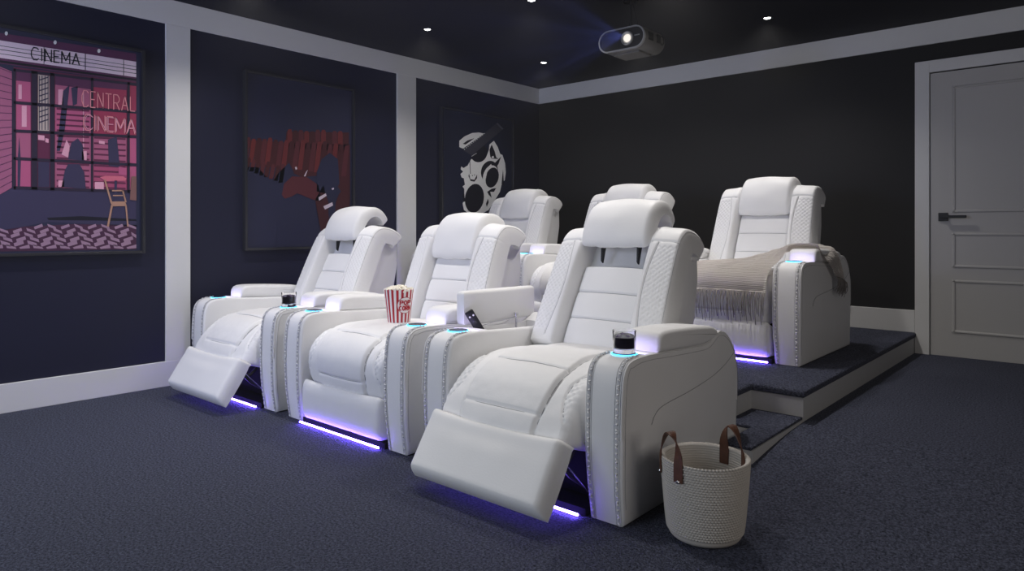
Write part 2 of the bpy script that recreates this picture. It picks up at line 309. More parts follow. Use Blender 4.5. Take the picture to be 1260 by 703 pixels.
POSTER2 = [
('deep_red',0,[(2.811,1.787),(3.380,1.841),(3.380,1.621),(2.791,1.613)]),
('seat_red',1,[(2.818,1.788),(2.826,1.808),(2.851,1.811),(2.859,1.793),(2.859,1.668),(2.818,1.664)]),
('deep_red',1,[(2.866,1.784),(2.874,1.804),(2.899,1.806),(2.907,1.788),(2.907,1.670),(2.866,1.666)]),
('dull_red',1,[(2.914,1.792),(2.922,1.812),(2.947,1.814),(2.956,1.796),(2.956,1.671),(2.914,1.667)]),
('seat_red',1,[(2.963,1.789),(2.971,1.809),(2.997,1.812),(3.005,1.794),(3.005,1.672),(2.963,1.669)]),
('deep_red',1,[(3.012,1.792),(3.021,1.812),(3.047,1.815),(3.056,1.797),(3.056,1.674),(3.012,1.670)]),
('dull_red',1,[(3.063,1.810),(3.071,1.830),(3.098,1.833),(3.106,1.815),(3.106,1.675),(3.063,1.672)]),
('seat_red',1,[(3.114,1.815),(3.123,1.835),(3.149,1.838),(3.158,1.820),(3.158,1.677),(3.114,1.673)]),
('deep_red',1,[(3.165,1.797),(3.174,1.818),(3.201,1.821),(3.210,1.802),(3.210,1.678),(3.165,1.674)]),
('dull_red',1,[(3.218,1.816),(3.227,1.837),(3.254,1.840),(3.264,1.821),(3.264,1.680),(3.218,1.676)]),
('seat_red',1,[(3.271,1.820),(3.280,1.841),(3.308,1.844),(3.317,1.825),(3.317,1.681),(3.271,1.678)]),
('deep_red',1,[(3.325,1.804),(3.334,1.825),(3.363,1.828),(3.372,1.809),(3.372,1.683),(3.325,1.679)]),
('deep_red',1,[(2.486,1.694),(2.859,1.705),(3.388,1.742),(3.388,1.260),(3.185,1.482),(2.943,1.449),(2.757,1.512),(2.580,1.506)]),
('dull_red',2,[(2.486,1.695),(2.493,1.713),(2.514,1.715),(2.522,1.698),(2.497,1.536),(2.461,1.533)]),
('seat_red',2,[(2.528,1.687),(2.535,1.706),(2.557,1.708),(2.564,1.691),(2.539,1.533),(2.503,1.530)]),
('deep_red',2,[(2.570,1.697),(2.578,1.716),(2.600,1.718),(2.608,1.701),(2.582,1.530),(2.545,1.528)]),
('dull_red',2,[(2.614,1.695),(2.621,1.713),(2.643,1.716),(2.651,1.698),(2.625,1.527),(2.588,1.525)]),
('seat_red',2,[(2.657,1.708),(2.665,1.727),(2.687,1.729),(2.695,1.711),(2.669,1.524),(2.631,1.522)]),
('deep_red',2,[(2.702,1.697),(2.709,1.716),(2.732,1.719),(2.740,1.701),(2.713,1.521),(2.675,1.519)]),
('dull_red',2,[(2.746,1.693),(2.754,1.712),(2.777,1.714),(2.785,1.697),(2.758,1.518),(2.720,1.516)]),
('seat_red',2,[(2.792,1.703),(2.800,1.722),(2.823,1.724),(2.831,1.707),(2.804,1.515),(2.765,1.513)]),
('deep_red',2,[(2.838,1.699),(2.846,1.718),(2.870,1.720),(2.878,1.702),(2.850,1.512),(2.810,1.509)]),
('dull_red',2,[(2.885,1.702),(2.893,1.721),(2.917,1.724),(2.925,1.706),(2.897,1.509),(2.857,1.506)]),
('seat_red',2,[(2.932,1.719),(2.940,1.738),(2.964,1.741),(2.973,1.722),(2.945,1.506),(2.904,1.503)]),
('deep_red',2,[(2.980,1.703),(2.988,1.722),(3.013,1.725),(3.021,1.706),(2.993,1.502),(2.951,1.500)]),
('dull_red',2,[(3.028,1.708),(3.037,1.728),(3.062,1.730),(3.071,1.712),(3.041,1.499),(2.999,1.497)]),
('seat_red',2,[(3.078,1.717),(3.086,1.737),(3.112,1.740),(3.120,1.721),(3.091,1.496),(3.048,1.493)]),
('deep_red',2,[(3.127,1.726),(3.136,1.746),(3.162,1.748),(3.171,1.730),(3.141,1.492),(3.098,1.490)]),
('dull_red',2,[(3.178,1.706),(3.187,1.726),(3.213,1.728),(3.222,1.710),(3.192,1.489),(3.148,1.486)]),
('seat_red',2,[(3.229,1.717),(3.239,1.738),(3.265,1.740),(3.274,1.721),(3.243,1.486),(3.199,1.483)]),
('deep_red',2,[(3.281,1.712),(3.291,1.733),(3.317,1.736),(3.327,1.717),(3.295,1.482),(3.250,1.479)]),
('dull_red',2,[(3.334,1.710),(3.344,1.731),(3.371,1.733),(3.380,1.714),(3.348,1.478),(3.303,1.476)]),
('deep_red',3,[(2.492,1.548),(2.499,1.566),(2.517,1.568),(2.524,1.551),(2.505,1.477),(2.473,1.475)]),
('dull_red',3,[(2.530,1.537),(2.537,1.556),(2.554,1.557),(2.562,1.540),(2.543,1.467),(2.511,1.465)]),
('deep_red',3,[(2.567,1.544),(2.575,1.562),(2.593,1.563),(2.600,1.546),(2.581,1.455),(2.548,1.454)]),
('dull_red',3,[(2.606,1.528),(2.614,1.546),(2.631,1.548),(2.639,1.530),(2.620,1.444),(2.587,1.442)]),
('deep_red',3,[(2.645,1.530),(2.652,1.549),(2.670,1.550),(2.678,1.532),(2.659,1.433),(2.625,1.431)]),
('dull_red',3,[(2.684,1.512),(2.692,1.530),(2.710,1.532),(2.718,1.514),(2.698,1.422),(2.664,1.420)]),
('deep_red',3,[(2.724,1.507),(2.732,1.526),(2.750,1.527),(2.758,1.509),(2.738,1.410),(2.704,1.408)]),
('dull_red',3,[(2.764,1.519),(2.772,1.538),(2.790,1.540),(2.799,1.522),(2.778,1.398),(2.744,1.396)]),
('navy_ink',3,[(2.467,1.499),(2.580,1.500),(2.690,1.386),(2.737,1.462),(2.832,1.554),(2.873,1.482),(2.791,1.354),(2.764,1.132),(2.467,0.941)]),
('dull_red',4,[(2.770,1.304),(2.791,1.391),(2.859,1.450),(2.986,1.451),(3.088,1.393),(3.118,1.265),(3.044,1.276),(2.901,1.322),(2.804,1.268)]),
('deep_red',4,[(3.059,1.276),(3.133,1.395),(3.208,1.177),(3.163,0.929),(3.118,0.995),(3.081,1.174)]),
('navy_ink',5,[(2.764,1.267),(2.901,1.309),(3.059,1.251),(3.103,0.995),(3.073,0.905),(2.724,0.912)]),
('navy_ink',4,[(3.118,1.601),(3.193,1.658),(3.270,1.612),(3.285,1.415),(3.223,1.321),(3.073,1.341),(3.073,1.495)]),
('deep_red',4,[(3.208,1.177),(3.285,1.336),(3.380,1.427),(3.388,1.126),(3.301,0.993),(3.193,0.929)]),
('navy_ink',5,[(3.178,1.202),(3.254,1.322),(3.239,1.125),(3.193,1.033)]),
('glint',6,[(3.088,1.297),(3.155,1.331),(3.163,1.312),(3.095,1.271)]),
('glint',6,[(3.133,1.227),(3.216,1.262),(3.223,1.236),(3.148,1.202)]),
('glint',6,[(2.880,1.520),(2.894,1.527),(2.901,1.509),(2.887,1.502)]),
('glint',6,[(3.208,1.373),(3.231,1.380),(3.231,1.367),(3.216,1.360)]),
('glint',6,[(2.979,1.495),(2.993,1.509),(2.972,1.457),(2.958,1.456)]),
]
POSTER1 = [
('plum',0,[(0.918,2.153),(1.742,2.176),(1.742,2.118),(0.918,2.108)]),
('marquee',1,[(0.918,2.113),(1.742,2.124),(1.742,2.024),(0.918,2.014)]),
('ink',2,[(0.918,2.084),(1.742,2.095),(1.742,2.092),(0.918,2.081)]),
('ink',2,[(0.918,2.063),(1.742,2.074),(1.742,2.070),(0.918,2.059)]),
('ink',2,[(0.918,2.039),(1.742,2.050),(1.742,2.046),(0.918,2.036)]),
('ink',2,[(1.233,2.117),(1.236,2.118),(1.236,2.018),(1.233,2.018)]),
('ink',2,[(1.449,2.120),(1.453,2.120),(1.453,2.021),(1.449,2.021)]),
('ink',2,[(1.665,2.123),(1.669,2.123),(1.669,2.024),(1.665,2.023)]),
('bulb',3,[(1.059,2.161),(1.058,2.155),(1.055,2.150),(1.052,2.147),(1.048,2.148),(1.045,2.152),(1.044,2.158),(1.045,2.164),(1.048,2.169),(1.052,2.171),(1.055,2.170),(1.058,2.167)]),
('bulb',3,[(1.299,2.159),(1.298,2.152),(1.295,2.147),(1.291,2.145),(1.287,2.145),(1.284,2.149),(1.282,2.155),(1.284,2.162),(1.287,2.167),(1.291,2.170),(1.295,2.169),(1.298,2.165)]),
('bulb',3,[(1.535,2.154),(1.533,2.147),(1.530,2.142),(1.526,2.139),(1.521,2.140),(1.518,2.144),(1.517,2.150),(1.518,2.157),(1.521,2.163),(1.526,2.165),(1.530,2.164),(1.533,2.160)]),
('ink',3,[(1.210,2.099),(1.199,2.110),(1.195,2.104),(1.206,2.093)]),
('ink',3,[(1.201,2.109),(1.181,2.109),(1.181,2.101),(1.200,2.102)]),
('ink',3,[(1.181,2.108),(1.169,2.083),(1.174,2.080),(1.186,2.106)]),
('ink',3,[(1.169,2.085),(1.169,2.052),(1.175,2.054),(1.175,2.086)]),
('ink',3,[(1.169,2.055),(1.181,2.030),(1.186,2.035),(1.174,2.059)]),
('ink',3,[(1.181,2.031),(1.200,2.032),(1.201,2.039),(1.181,2.038)]),
('ink',3,[(1.199,2.031),(1.210,2.043),(1.207,2.048),(1.195,2.036)]),
('ink',3,[(1.220,2.108),(1.220,2.033),(1.226,2.035),(1.226,2.109)]),
('ink',3,[(1.243,2.035),(1.243,2.109),(1.236,2.108),(1.236,2.034)]),
('ink',3,[(1.236,2.106),(1.270,2.034),(1.275,2.039),(1.241,2.110)]),
('ink',3,[(1.275,2.037),(1.275,2.110),(1.269,2.109),(1.269,2.036)]),
('ink',3,[(1.314,2.112),(1.284,2.111),(1.283,2.104),(1.313,2.105)]),
('ink',3,[(1.282,2.109),(1.282,2.036),(1.289,2.037),(1.289,2.111)]),
('ink',3,[(1.283,2.035),(1.313,2.037),(1.314,2.044),(1.284,2.043)]),
('ink',3,[(1.283,2.070),(1.309,2.071),(1.310,2.078),(1.284,2.077)]),
('ink',3,[(1.329,2.039),(1.329,2.112),(1.322,2.111),(1.322,2.038)]),
('ink',3,[(1.322,2.109),(1.344,2.055),(1.350,2.059),(1.328,2.113)]),
('ink',3,[(1.348,2.055),(1.371,2.111),(1.365,2.113),(1.343,2.058)]),
('ink',3,[(1.364,2.112),(1.364,2.040),(1.370,2.041),(1.370,2.113)]),
('ink',3,[(1.384,2.040),(1.404,2.113),(1.397,2.114),(1.378,2.042)]),
('ink',3,[(1.396,2.111),(1.416,2.041),(1.422,2.044),(1.403,2.115)]),
('ink',3,[(1.386,2.063),(1.413,2.064),(1.414,2.072),(1.387,2.071)]),
('plum',0,[(0.918,2.014),(1.742,2.024),(1.742,1.993),(0.918,1.982)]),
('ink',1,[(0.918,2.000),(1.742,2.014),(1.742,2.001),(0.918,1.987)]),
('brick_pink',1,[(0.918,2.000),(1.078,1.947),(1.078,1.284),(0.918,1.164)]),
('plum',2,[(0.918,1.991),(1.078,1.942),(1.078,1.938),(0.918,1.986)]),
('plum',2,[(0.918,1.943),(1.078,1.904),(1.078,1.899),(0.918,1.937)]),
('plum',2,[(0.918,1.894),(1.078,1.865),(1.078,1.861),(0.918,1.889)]),
('plum',2,[(0.918,1.845),(1.078,1.826),(1.078,1.822),(0.918,1.840)]),
('plum',2,[(0.918,1.797),(1.078,1.787),(1.078,1.783),(0.918,1.791)]),
('plum',2,[(0.918,1.748),(1.078,1.749),(1.078,1.744),(0.918,1.743)]),
('plum',2,[(0.918,1.699),(1.078,1.710),(1.078,1.706),(0.918,1.694)]),
('plum',2,[(0.918,1.651),(1.078,1.671),(1.078,1.667),(0.918,1.645)]),
('plum',2,[(0.918,1.602),(1.078,1.632),(1.078,1.628),(0.918,1.597)]),
('plum',2,[(0.918,1.553),(1.078,1.594),(1.078,1.589),(0.918,1.548)]),
('plum',2,[(0.918,1.505),(1.078,1.555),(1.078,1.551),(0.918,1.499)]),
('plum',2,[(0.918,1.456),(1.078,1.516),(1.078,1.512),(0.918,1.451)]),
('plum',2,[(0.918,1.407),(1.078,1.477),(1.078,1.473),(0.918,1.402)]),
('plum',2,[(0.918,1.359),(1.078,1.439),(1.078,1.435),(0.918,1.353)]),
('plum',2,[(0.918,1.310),(1.078,1.400),(1.078,1.396),(0.918,1.305)]),
('plum',2,[(0.918,1.261),(1.078,1.361),(1.078,1.357),(0.918,1.256)]),
('plum',2,[(0.918,1.213),(1.078,1.322),(1.078,1.318),(0.918,1.207)]),
('magenta_dark',0,[(1.086,1.976),(1.742,1.993),(1.742,1.287),(1.086,1.284)]),
('hot_pink',1,[(1.098,1.949),(1.168,1.951),(1.168,1.785),(1.098,1.782)]),
('hot_pink',1,[(1.098,1.763),(1.168,1.766),(1.168,1.623),(1.098,1.619)]),
('rose',1,[(1.098,1.600),(1.168,1.604),(1.168,1.462),(1.098,1.461)]),
('hot_pink',1,[(1.098,1.442),(1.168,1.443),(1.168,1.294),(1.098,1.293)]),
('lattice',1,[(1.205,1.952),(1.262,1.953),(1.262,1.789),(1.205,1.786)]),
('lattice',1,[(1.205,1.767),(1.262,1.770),(1.262,1.627),(1.205,1.624)]),
('magenta_dark',1,[(1.205,1.605),(1.262,1.608),(1.262,1.463),(1.205,1.462)]),
('navy_mid',1,[(1.205,1.443),(1.262,1.444),(1.262,1.295),(1.205,1.294)]),
('rose',1,[(1.291,1.954),(1.481,1.959),(1.481,1.798),(1.291,1.790)]),
('hot_pink',1,[(1.291,1.771),(1.481,1.778),(1.481,1.638),(1.291,1.628)]),
('rose',1,[(1.291,1.609),(1.481,1.618),(1.481,1.466),(1.291,1.464)]),
('rose',1,[(1.291,1.444),(1.481,1.446),(1.481,1.296),(1.291,1.295)]),
('neon_ground',1,[(1.494,1.960),(1.684,1.965),(1.684,1.807),(1.494,1.799)]),
('neon_ground',1,[(1.494,1.779),(1.684,1.787),(1.684,1.648),(1.494,1.638)]),
('rose',1,[(1.494,1.618),(1.684,1.627),(1.684,1.469),(1.494,1.467)]),
('magenta',1,[(1.494,1.447),(1.684,1.449),(1.684,1.297),(1.494,1.296)]),
('neon_ground',1,[(1.703,1.966),(1.742,1.967),(1.742,1.810),(1.703,1.808)]),
('neon_ground',1,[(1.703,1.788),(1.742,1.789),(1.742,1.651),(1.703,1.649)]),
('hot_pink',1,[(1.703,1.628),(1.742,1.630),(1.742,1.470),(1.703,1.470)]),
('hot_pink',1,[(1.703,1.449),(1.742,1.449),(1.742,1.298),(1.703,1.298)]),
('magenta_dark',2,[(1.299,1.770),(1.472,1.778),(1.472,1.767),(1.299,1.759)]),
('magenta_dark',2,[(1.299,1.738),(1.472,1.745),(1.472,1.734),(1.299,1.727)]),
('magenta_dark',2,[(1.299,1.705),(1.472,1.713),(1.472,1.702),(1.299,1.695)]),
('magenta_dark',2,[(1.299,1.673),(1.472,1.681),(1.472,1.670),(1.299,1.662)]),
('magenta_dark',2,[(1.299,1.641),(1.472,1.649),(1.472,1.638),(1.299,1.630)]),
('magenta_dark',2,[(1.299,1.608),(1.472,1.616),(1.472,1.605),(1.299,1.597)]),
('magenta_dark',2,[(1.299,1.575),(1.472,1.582),(1.472,1.571),(1.299,1.564)]),
('magenta_dark',2,[(1.299,1.542),(1.472,1.547),(1.472,1.536),(1.299,1.531)]),
('magenta_dark',2,[(1.299,1.509),(1.472,1.513),(1.472,1.502),(1.299,1.498)]),
('magenta_dark',2,[(1.299,1.476),(1.472,1.479),(1.472,1.468),(1.299,1.465)]),
('magenta_dark',2,[(1.498,1.617),(1.679,1.625),(1.679,1.614),(1.498,1.606)]),
('magenta_dark',2,[(1.498,1.583),(1.679,1.589),(1.679,1.578),(1.498,1.572)]),
('magenta_dark',2,[(1.498,1.548),(1.679,1.554),(1.679,1.542),(1.498,1.537)]),
('magenta_dark',2,[(1.498,1.514),(1.679,1.518),(1.679,1.507),(1.498,1.503)]),
('magenta_dark',2,[(1.498,1.479),(1.679,1.482),(1.679,1.471),(1.498,1.468)]),
('magenta_dark',2,[(1.299,1.442),(1.472,1.445),(1.472,1.434),(1.299,1.432)]),
('magenta_dark',2,[(1.299,1.409),(1.472,1.411),(1.472,1.400),(1.299,1.398)]),
('magenta_dark',2,[(1.299,1.375),(1.472,1.377),(1.472,1.366),(1.299,1.364)]),
('magenta_dark',2,[(1.299,1.341),(1.472,1.343),(1.472,1.332),(1.299,1.330)]),
('magenta_dark',2,[(1.299,1.307),(1.472,1.308),(1.472,1.298),(1.299,1.297)]),
('magenta_dark',2,[(1.498,1.445),(1.679,1.447),(1.679,1.436),(1.498,1.434)]),
('magenta_dark',2,[(1.498,1.411),(1.679,1.413),(1.679,1.402),(1.498,1.400)]),
('magenta_dark',2,[(1.498,1.377),(1.679,1.379),(1.679,1.367),(1.498,1.366)]),
('magenta_dark',2,[(1.498,1.343),(1.679,1.344),(1.679,1.333),(1.498,1.332)]),
('magenta_dark',2,[(1.498,1.309),(1.679,1.310),(1.679,1.299),(1.498,1.298)]),
('plum',2,[(1.098,1.950),(1.168,1.953),(1.168,1.901),(1.098,1.899)]),
('plum',2,[(1.291,1.964),(1.481,1.971),(1.481,1.906),(1.291,1.906)]),
('plum',2,[(1.494,1.968),(1.684,1.978),(1.684,1.932),(1.494,1.923)]),
('navy_mid',2,[(1.209,1.922),(1.258,1.949),(1.258,1.942),(1.209,1.915)]),
('navy_mid',2,[(1.209,1.891),(1.258,1.918),(1.258,1.911),(1.209,1.884)]),
('navy_mid',2,[(1.209,1.860),(1.258,1.887),(1.258,1.879),(1.209,1.853)]),
('navy_mid',2,[(1.209,1.829),(1.258,1.855),(1.258,1.848),(1.209,1.822)]),
('navy_mid',2,[(1.209,1.798),(1.258,1.824),(1.258,1.817),(1.209,1.791)]),
('navy_mid',2,[(1.209,1.767),(1.258,1.793),(1.258,1.786),(1.209,1.760)]),
('navy_mid',2,[(1.209,1.736),(1.258,1.762),(1.258,1.755),(1.209,1.729)]),
('navy_mid',2,[(1.209,1.705),(1.258,1.731),(1.258,1.723),(1.209,1.698)]),
('navy_mid',2,[(1.209,1.675),(1.258,1.699),(1.258,1.692),(1.209,1.667)]),
('navy_mid',2,[(1.209,1.946),(1.213,1.946),(1.213,1.627),(1.209,1.627)]),
('navy_mid',2,[(1.223,1.948),(1.227,1.949),(1.227,1.629),(1.223,1.629)]),
('navy_mid',2,[(1.238,1.950),(1.242,1.951),(1.242,1.631),(1.238,1.630)]),
('navy_mid',2,[(1.253,1.953),(1.257,1.954),(1.257,1.632),(1.253,1.632)]),
('pale_pink',2,[(1.109,1.878),(1.125,1.880),(1.125,1.796),(1.109,1.794)]),
('pale_pink',2,[(1.125,1.758),(1.149,1.762),(1.149,1.639),(1.125,1.637)]),
('pale_pink',2,[(1.307,1.880),(1.333,1.884),(1.333,1.777),(1.307,1.773)]),
('navy_mid',2,[(1.333,1.874),(1.367,1.918),(1.341,1.641),(1.316,1.513),(1.299,1.511)]),
('navy_mid',2,[(1.375,1.900),(1.410,1.915),(1.406,1.806),(1.384,1.793)]),
('navy_mid',2,[(1.105,1.439),(1.113,1.579),(1.121,1.440),(1.117,1.290),(1.105,1.290)]),
('navy_mid',3,[(1.324,1.300),(1.341,1.398),(1.358,1.438),(1.419,1.442),(1.445,1.394),(1.454,1.291)]),
('navy_mid',3,[(1.358,1.467),(1.375,1.567),(1.410,1.599),(1.436,1.562),(1.445,1.464)]),
('pale_pink',3,[(1.324,1.494),(1.350,1.584),(1.367,1.546),(1.358,1.477)]),
('navy_mid',3,[(1.576,1.606),(1.627,1.631),(1.646,1.438),(1.581,1.443)]),
('pale_pink',3,[(1.526,1.596),(1.558,1.594),(1.558,1.576),(1.526,1.578)]),
('pale_pink',3,[(1.432,1.522),(1.458,1.525),(1.458,1.470),(1.432,1.468)]),
('pale_pink',3,[(1.307,1.338),(1.337,1.339),(1.337,1.300),(1.307,1.299)]),
('pale_pink',3,[(1.503,1.338),(1.553,1.340),(1.553,1.295),(1.503,1.293)]),
('pale_pink',3,[(1.205,1.598),(1.237,1.597),(1.237,1.568),(1.205,1.570)]),
('pale_pink',3,[(1.241,1.583),(1.258,1.580),(1.258,1.556),(1.241,1.559)]),
('pale_pink',2,[(1.438,1.890),(1.443,1.890),(1.443,1.528),(1.438,1.528)]),
('neon_red',8,[(1.469,1.883),(1.458,1.897),(1.454,1.893),(1.465,1.879)]),
('neon_red',8,[(1.459,1.896),(1.441,1.896),(1.440,1.891),(1.458,1.891)]),
('neon_red',8,[(1.440,1.896),(1.429,1.863),(1.434,1.862),(1.445,1.895)]),
('neon_red',8,[(1.429,1.865),(1.429,1.822),(1.434,1.823),(1.434,1.866)]),
('neon_red',8,[(1.429,1.825),(1.440,1.792),(1.445,1.795),(1.434,1.827)]),
('neon_red',8,[(1.440,1.792),(1.458,1.793),(1.459,1.798),(1.441,1.798)]),
('neon_red',8,[(1.458,1.793),(1.469,1.807),(1.465,1.810),(1.454,1.796)]),
('neon_red',8,[(1.506,1.896),(1.478,1.896),(1.477,1.891),(1.505,1.891)]),
('neon_red',8,[(1.476,1.895),(1.476,1.794),(1.481,1.795),(1.481,1.896)]),
('neon_red',8,[(1.477,1.793),(1.505,1.794),(1.505,1.800),(1.478,1.799)]),
('neon_red',8,[(1.477,1.842),(1.501,1.842),(1.502,1.848),(1.478,1.848)]),
('neon_red',8,[(1.519,1.796),(1.519,1.895),(1.515,1.895),(1.515,1.795)]),
('neon_red',8,[(1.514,1.894),(1.547,1.795),(1.552,1.798),(1.519,1.896)]),
('neon_red',8,[(1.551,1.797),(1.551,1.895),(1.546,1.894),(1.546,1.796)]),
('neon_red',8,[(1.560,1.890),(1.596,1.890),(1.596,1.896),(1.561,1.896)]),
('neon_red',8,[(1.576,1.894),(1.576,1.797),(1.581,1.798),(1.581,1.895)]),
('neon_red',8,[(1.611,1.799),(1.611,1.895),(1.605,1.894),(1.605,1.798)]),
('neon_red',8,[(1.606,1.890),(1.632,1.890),(1.633,1.896),(1.607,1.896)]),
('neon_red',8,[(1.628,1.892),(1.639,1.871),(1.644,1.875),(1.632,1.896)]),
('neon_red',8,[(1.638,1.876),(1.638,1.856),(1.643,1.856),(1.643,1.876)]),
('neon_red',8,[(1.640,1.861),(1.628,1.842),(1.632,1.839),(1.644,1.858)]),
('neon_red',8,[(1.633,1.845),(1.607,1.845),(1.606,1.839),(1.632,1.839)]),
('neon_red',8,[(1.621,1.842),(1.639,1.798),(1.644,1.801),(1.626,1.845)]),
('neon_red',8,[(1.657,1.799),(1.676,1.894),(1.671,1.894),(1.652,1.800)]),
('neon_red',8,[(1.670,1.893),(1.689,1.800),(1.694,1.802),(1.675,1.895)]),
('neon_red',8,[(1.660,1.830),(1.685,1.831),(1.686,1.837),(1.661,1.836)]),
('neon_red',8,[(1.703,1.894),(1.703,1.801),(1.708,1.801),(1.708,1.894)]),
('neon_red',8,[(1.704,1.800),(1.734,1.801),(1.734,1.806),(1.704,1.806)]),
('neon_red',8,[(1.488,1.740),(1.475,1.754),(1.471,1.750),(1.484,1.737)]),
('neon_red',8,[(1.475,1.754),(1.453,1.754),(1.452,1.749),(1.475,1.749)]),
('neon_red',8,[(1.453,1.754),(1.438,1.721),(1.442,1.719),(1.456,1.752)]),
('neon_red',8,[(1.438,1.723),(1.438,1.680),(1.443,1.681),(1.443,1.723)]),
('neon_red',8,[(1.438,1.682),(1.452,1.650),(1.456,1.652),(1.442,1.684)]),
('neon_red',8,[(1.452,1.650),(1.475,1.650),(1.475,1.655),(1.453,1.655)]),
('neon_red',8,[(1.474,1.650),(1.488,1.664),(1.485,1.667),(1.471,1.653)]),
('neon_red',8,[(1.499,1.752),(1.499,1.651),(1.503,1.652),(1.503,1.753)]),
('neon_red',8,[(1.519,1.652),(1.519,1.753),(1.515,1.752),(1.515,1.652)]),
('neon_red',8,[(1.514,1.751),(1.557,1.652),(1.561,1.654),(1.518,1.754)]),
('neon_red',8,[(1.561,1.653),(1.561,1.753),(1.556,1.753),(1.556,1.652)]),
('neon_red',8,[(1.606,1.754),(1.570,1.754),(1.569,1.749),(1.606,1.749)]),
('neon_red',8,[(1.569,1.753),(1.569,1.653),(1.573,1.653),(1.573,1.753)]),
('neon_red',8,[(1.569,1.652),(1.606,1.653),(1.606,1.658),(1.570,1.657)]),
('neon_red',8,[(1.569,1.700),(1.601,1.701),(1.601,1.706),(1.570,1.705)]),
('neon_red',8,[(1.620,1.654),(1.620,1.753),(1.615,1.753),(1.615,1.654)]),
('neon_red',8,[(1.615,1.751),(1.642,1.677),(1.647,1.679),(1.619,1.754)]),
('neon_red',8,[(1.646,1.677),(1.674,1.752),(1.669,1.754),(1.641,1.679)]),
('neon_red',8,[(1.669,1.753),(1.669,1.654),(1.673,1.655),(1.673,1.753)]),
('neon_red',8,[(1.686,1.655),(1.711,1.752),(1.706,1.753),(1.681,1.655)]),
('neon_red',8,[(1.705,1.752),(1.731,1.655),(1.735,1.657),(1.710,1.754)]),
('neon_red',8,[(1.692,1.687),(1.724,1.688),(1.724,1.693),(1.693,1.692)]),
('pale_pink',9,[(1.493,1.736),(1.481,1.747),(1.479,1.744),(1.491,1.733)]),
('pale_pink',9,[(1.481,1.747),(1.460,1.746),(1.459,1.743),(1.481,1.743)]),
('pale_pink',9,[(1.460,1.746),(1.445,1.719),(1.448,1.718),(1.462,1.745)]),
('pale_pink',9,[(1.446,1.720),(1.446,1.684),(1.449,1.685),(1.449,1.721)]),
('pale_pink',9,[(1.445,1.685),(1.460,1.659),(1.462,1.661),(1.448,1.687)]),
('pale_pink',9,[(1.459,1.659),(1.481,1.659),(1.481,1.663),(1.460,1.662)]),
('pale_pink',9,[(1.480,1.659),(1.493,1.671),(1.491,1.673),(1.479,1.661)]),
('pale_pink',9,[(1.506,1.746),(1.506,1.660),(1.509,1.660),(1.509,1.746)]),
('pale_pink',9,[(1.525,1.661),(1.525,1.746),(1.522,1.746),(1.522,1.660)]),
('pale_pink',9,[(1.521,1.745),(1.563,1.661),(1.566,1.663),(1.524,1.747)]),
('pale_pink',9,[(1.566,1.662),(1.566,1.747),(1.563,1.746),(1.563,1.661)]),
('pale_pink',9,[(1.611,1.748),(1.576,1.747),(1.576,1.744),(1.611,1.744)]),
('pale_pink',9,[(1.575,1.746),(1.575,1.661),(1.578,1.662),(1.578,1.747)]),
('pale_pink',9,[(1.576,1.661),(1.611,1.662),(1.611,1.665),(1.576,1.664)]),
('pale_pink',9,[(1.576,1.702),(1.606,1.703),(1.606,1.706),(1.576,1.706)]),
('pale_pink',9,[(1.625,1.663),(1.625,1.747),(1.621,1.747),(1.621,1.662)]),
('pale_pink',9,[(1.621,1.746),(1.648,1.683),(1.651,1.685),(1.624,1.748)]),
('pale_pink',9,[(1.651,1.683),(1.678,1.747),(1.675,1.748),(1.648,1.684)]),
('pale_pink',9,[(1.675,1.747),(1.675,1.663),(1.678,1.664),(1.678,1.748)]),
('pale_pink',9,[(1.691,1.663),(1.715,1.747),(1.712,1.748),(1.687,1.664)]),
('pale_pink',9,[(1.711,1.747),(1.736,1.664),(1.739,1.665),(1.715,1.748)]),
('pale_pink',9,[(1.698,1.692),(1.729,1.692),(1.729,1.696),(1.698,1.695)]),
('mullion',5,[(1.082,1.967),(1.096,1.967),(1.096,1.275),(1.082,1.275)]),
('mullion',5,[(1.172,1.970),(1.201,1.970),(1.201,1.275),(1.172,1.275)]),
('mullion',5,[(1.266,1.973),(1.287,1.973),(1.287,1.275),(1.266,1.275)]),
('mullion',5,[(1.481,1.979),(1.494,1.980),(1.494,1.276),(1.481,1.276)]),
('mullion',5,[(1.689,1.986),(1.703,1.986),(1.703,1.277),(1.689,1.277)]),
('mullion',5,[(1.086,1.965),(1.742,1.986),(1.742,1.969),(1.086,1.950)]),
('mullion',5,[(1.086,1.779),(1.742,1.808),(1.742,1.791),(1.086,1.764)]),
('mullion',5,[(1.086,1.617),(1.742,1.648),(1.742,1.632),(1.086,1.602)]),
('mullion',5,[(1.086,1.459),(1.742,1.468),(1.742,1.451),(1.086,1.444)]),
('mullion',5,[(1.086,1.292),(1.742,1.296),(1.742,1.279),(1.086,1.277)]),
('navy_mid',1,[(0.918,1.164),(1.078,1.279),(1.742,1.282),(1.742,1.063),(1.258,1.090),(0.918,1.011)]),
('ink',2,[(1.249,1.114),(1.427,1.126),(1.742,1.110),(1.742,1.099),(1.258,1.100)]),
('plum_floor',1,[(0.918,1.020),(1.137,1.061),(1.384,1.077),(1.742,1.073),(1.742,0.916),(0.918,0.921)]),
('tile_pink',2,[(1.184,1.060),(1.225,1.078),(1.230,1.062),(1.189,1.045)]),
('tile_pink',2,[(1.251,1.078),(1.293,1.061),(1.298,1.045),(1.256,1.062)]),
('tile_pink',2,[(1.320,1.061),(1.363,1.078),(1.368,1.063),(1.325,1.045)]),
('tile_pink',2,[(1.390,1.079),(1.434,1.061),(1.439,1.045),(1.396,1.063)]),
('tile_pink',2,[(1.463,1.061),(1.507,1.079),(1.513,1.063),(1.468,1.045)]),
('tile_pink',2,[(1.537,1.079),(1.583,1.061),(1.588,1.045),(1.542,1.063)]),
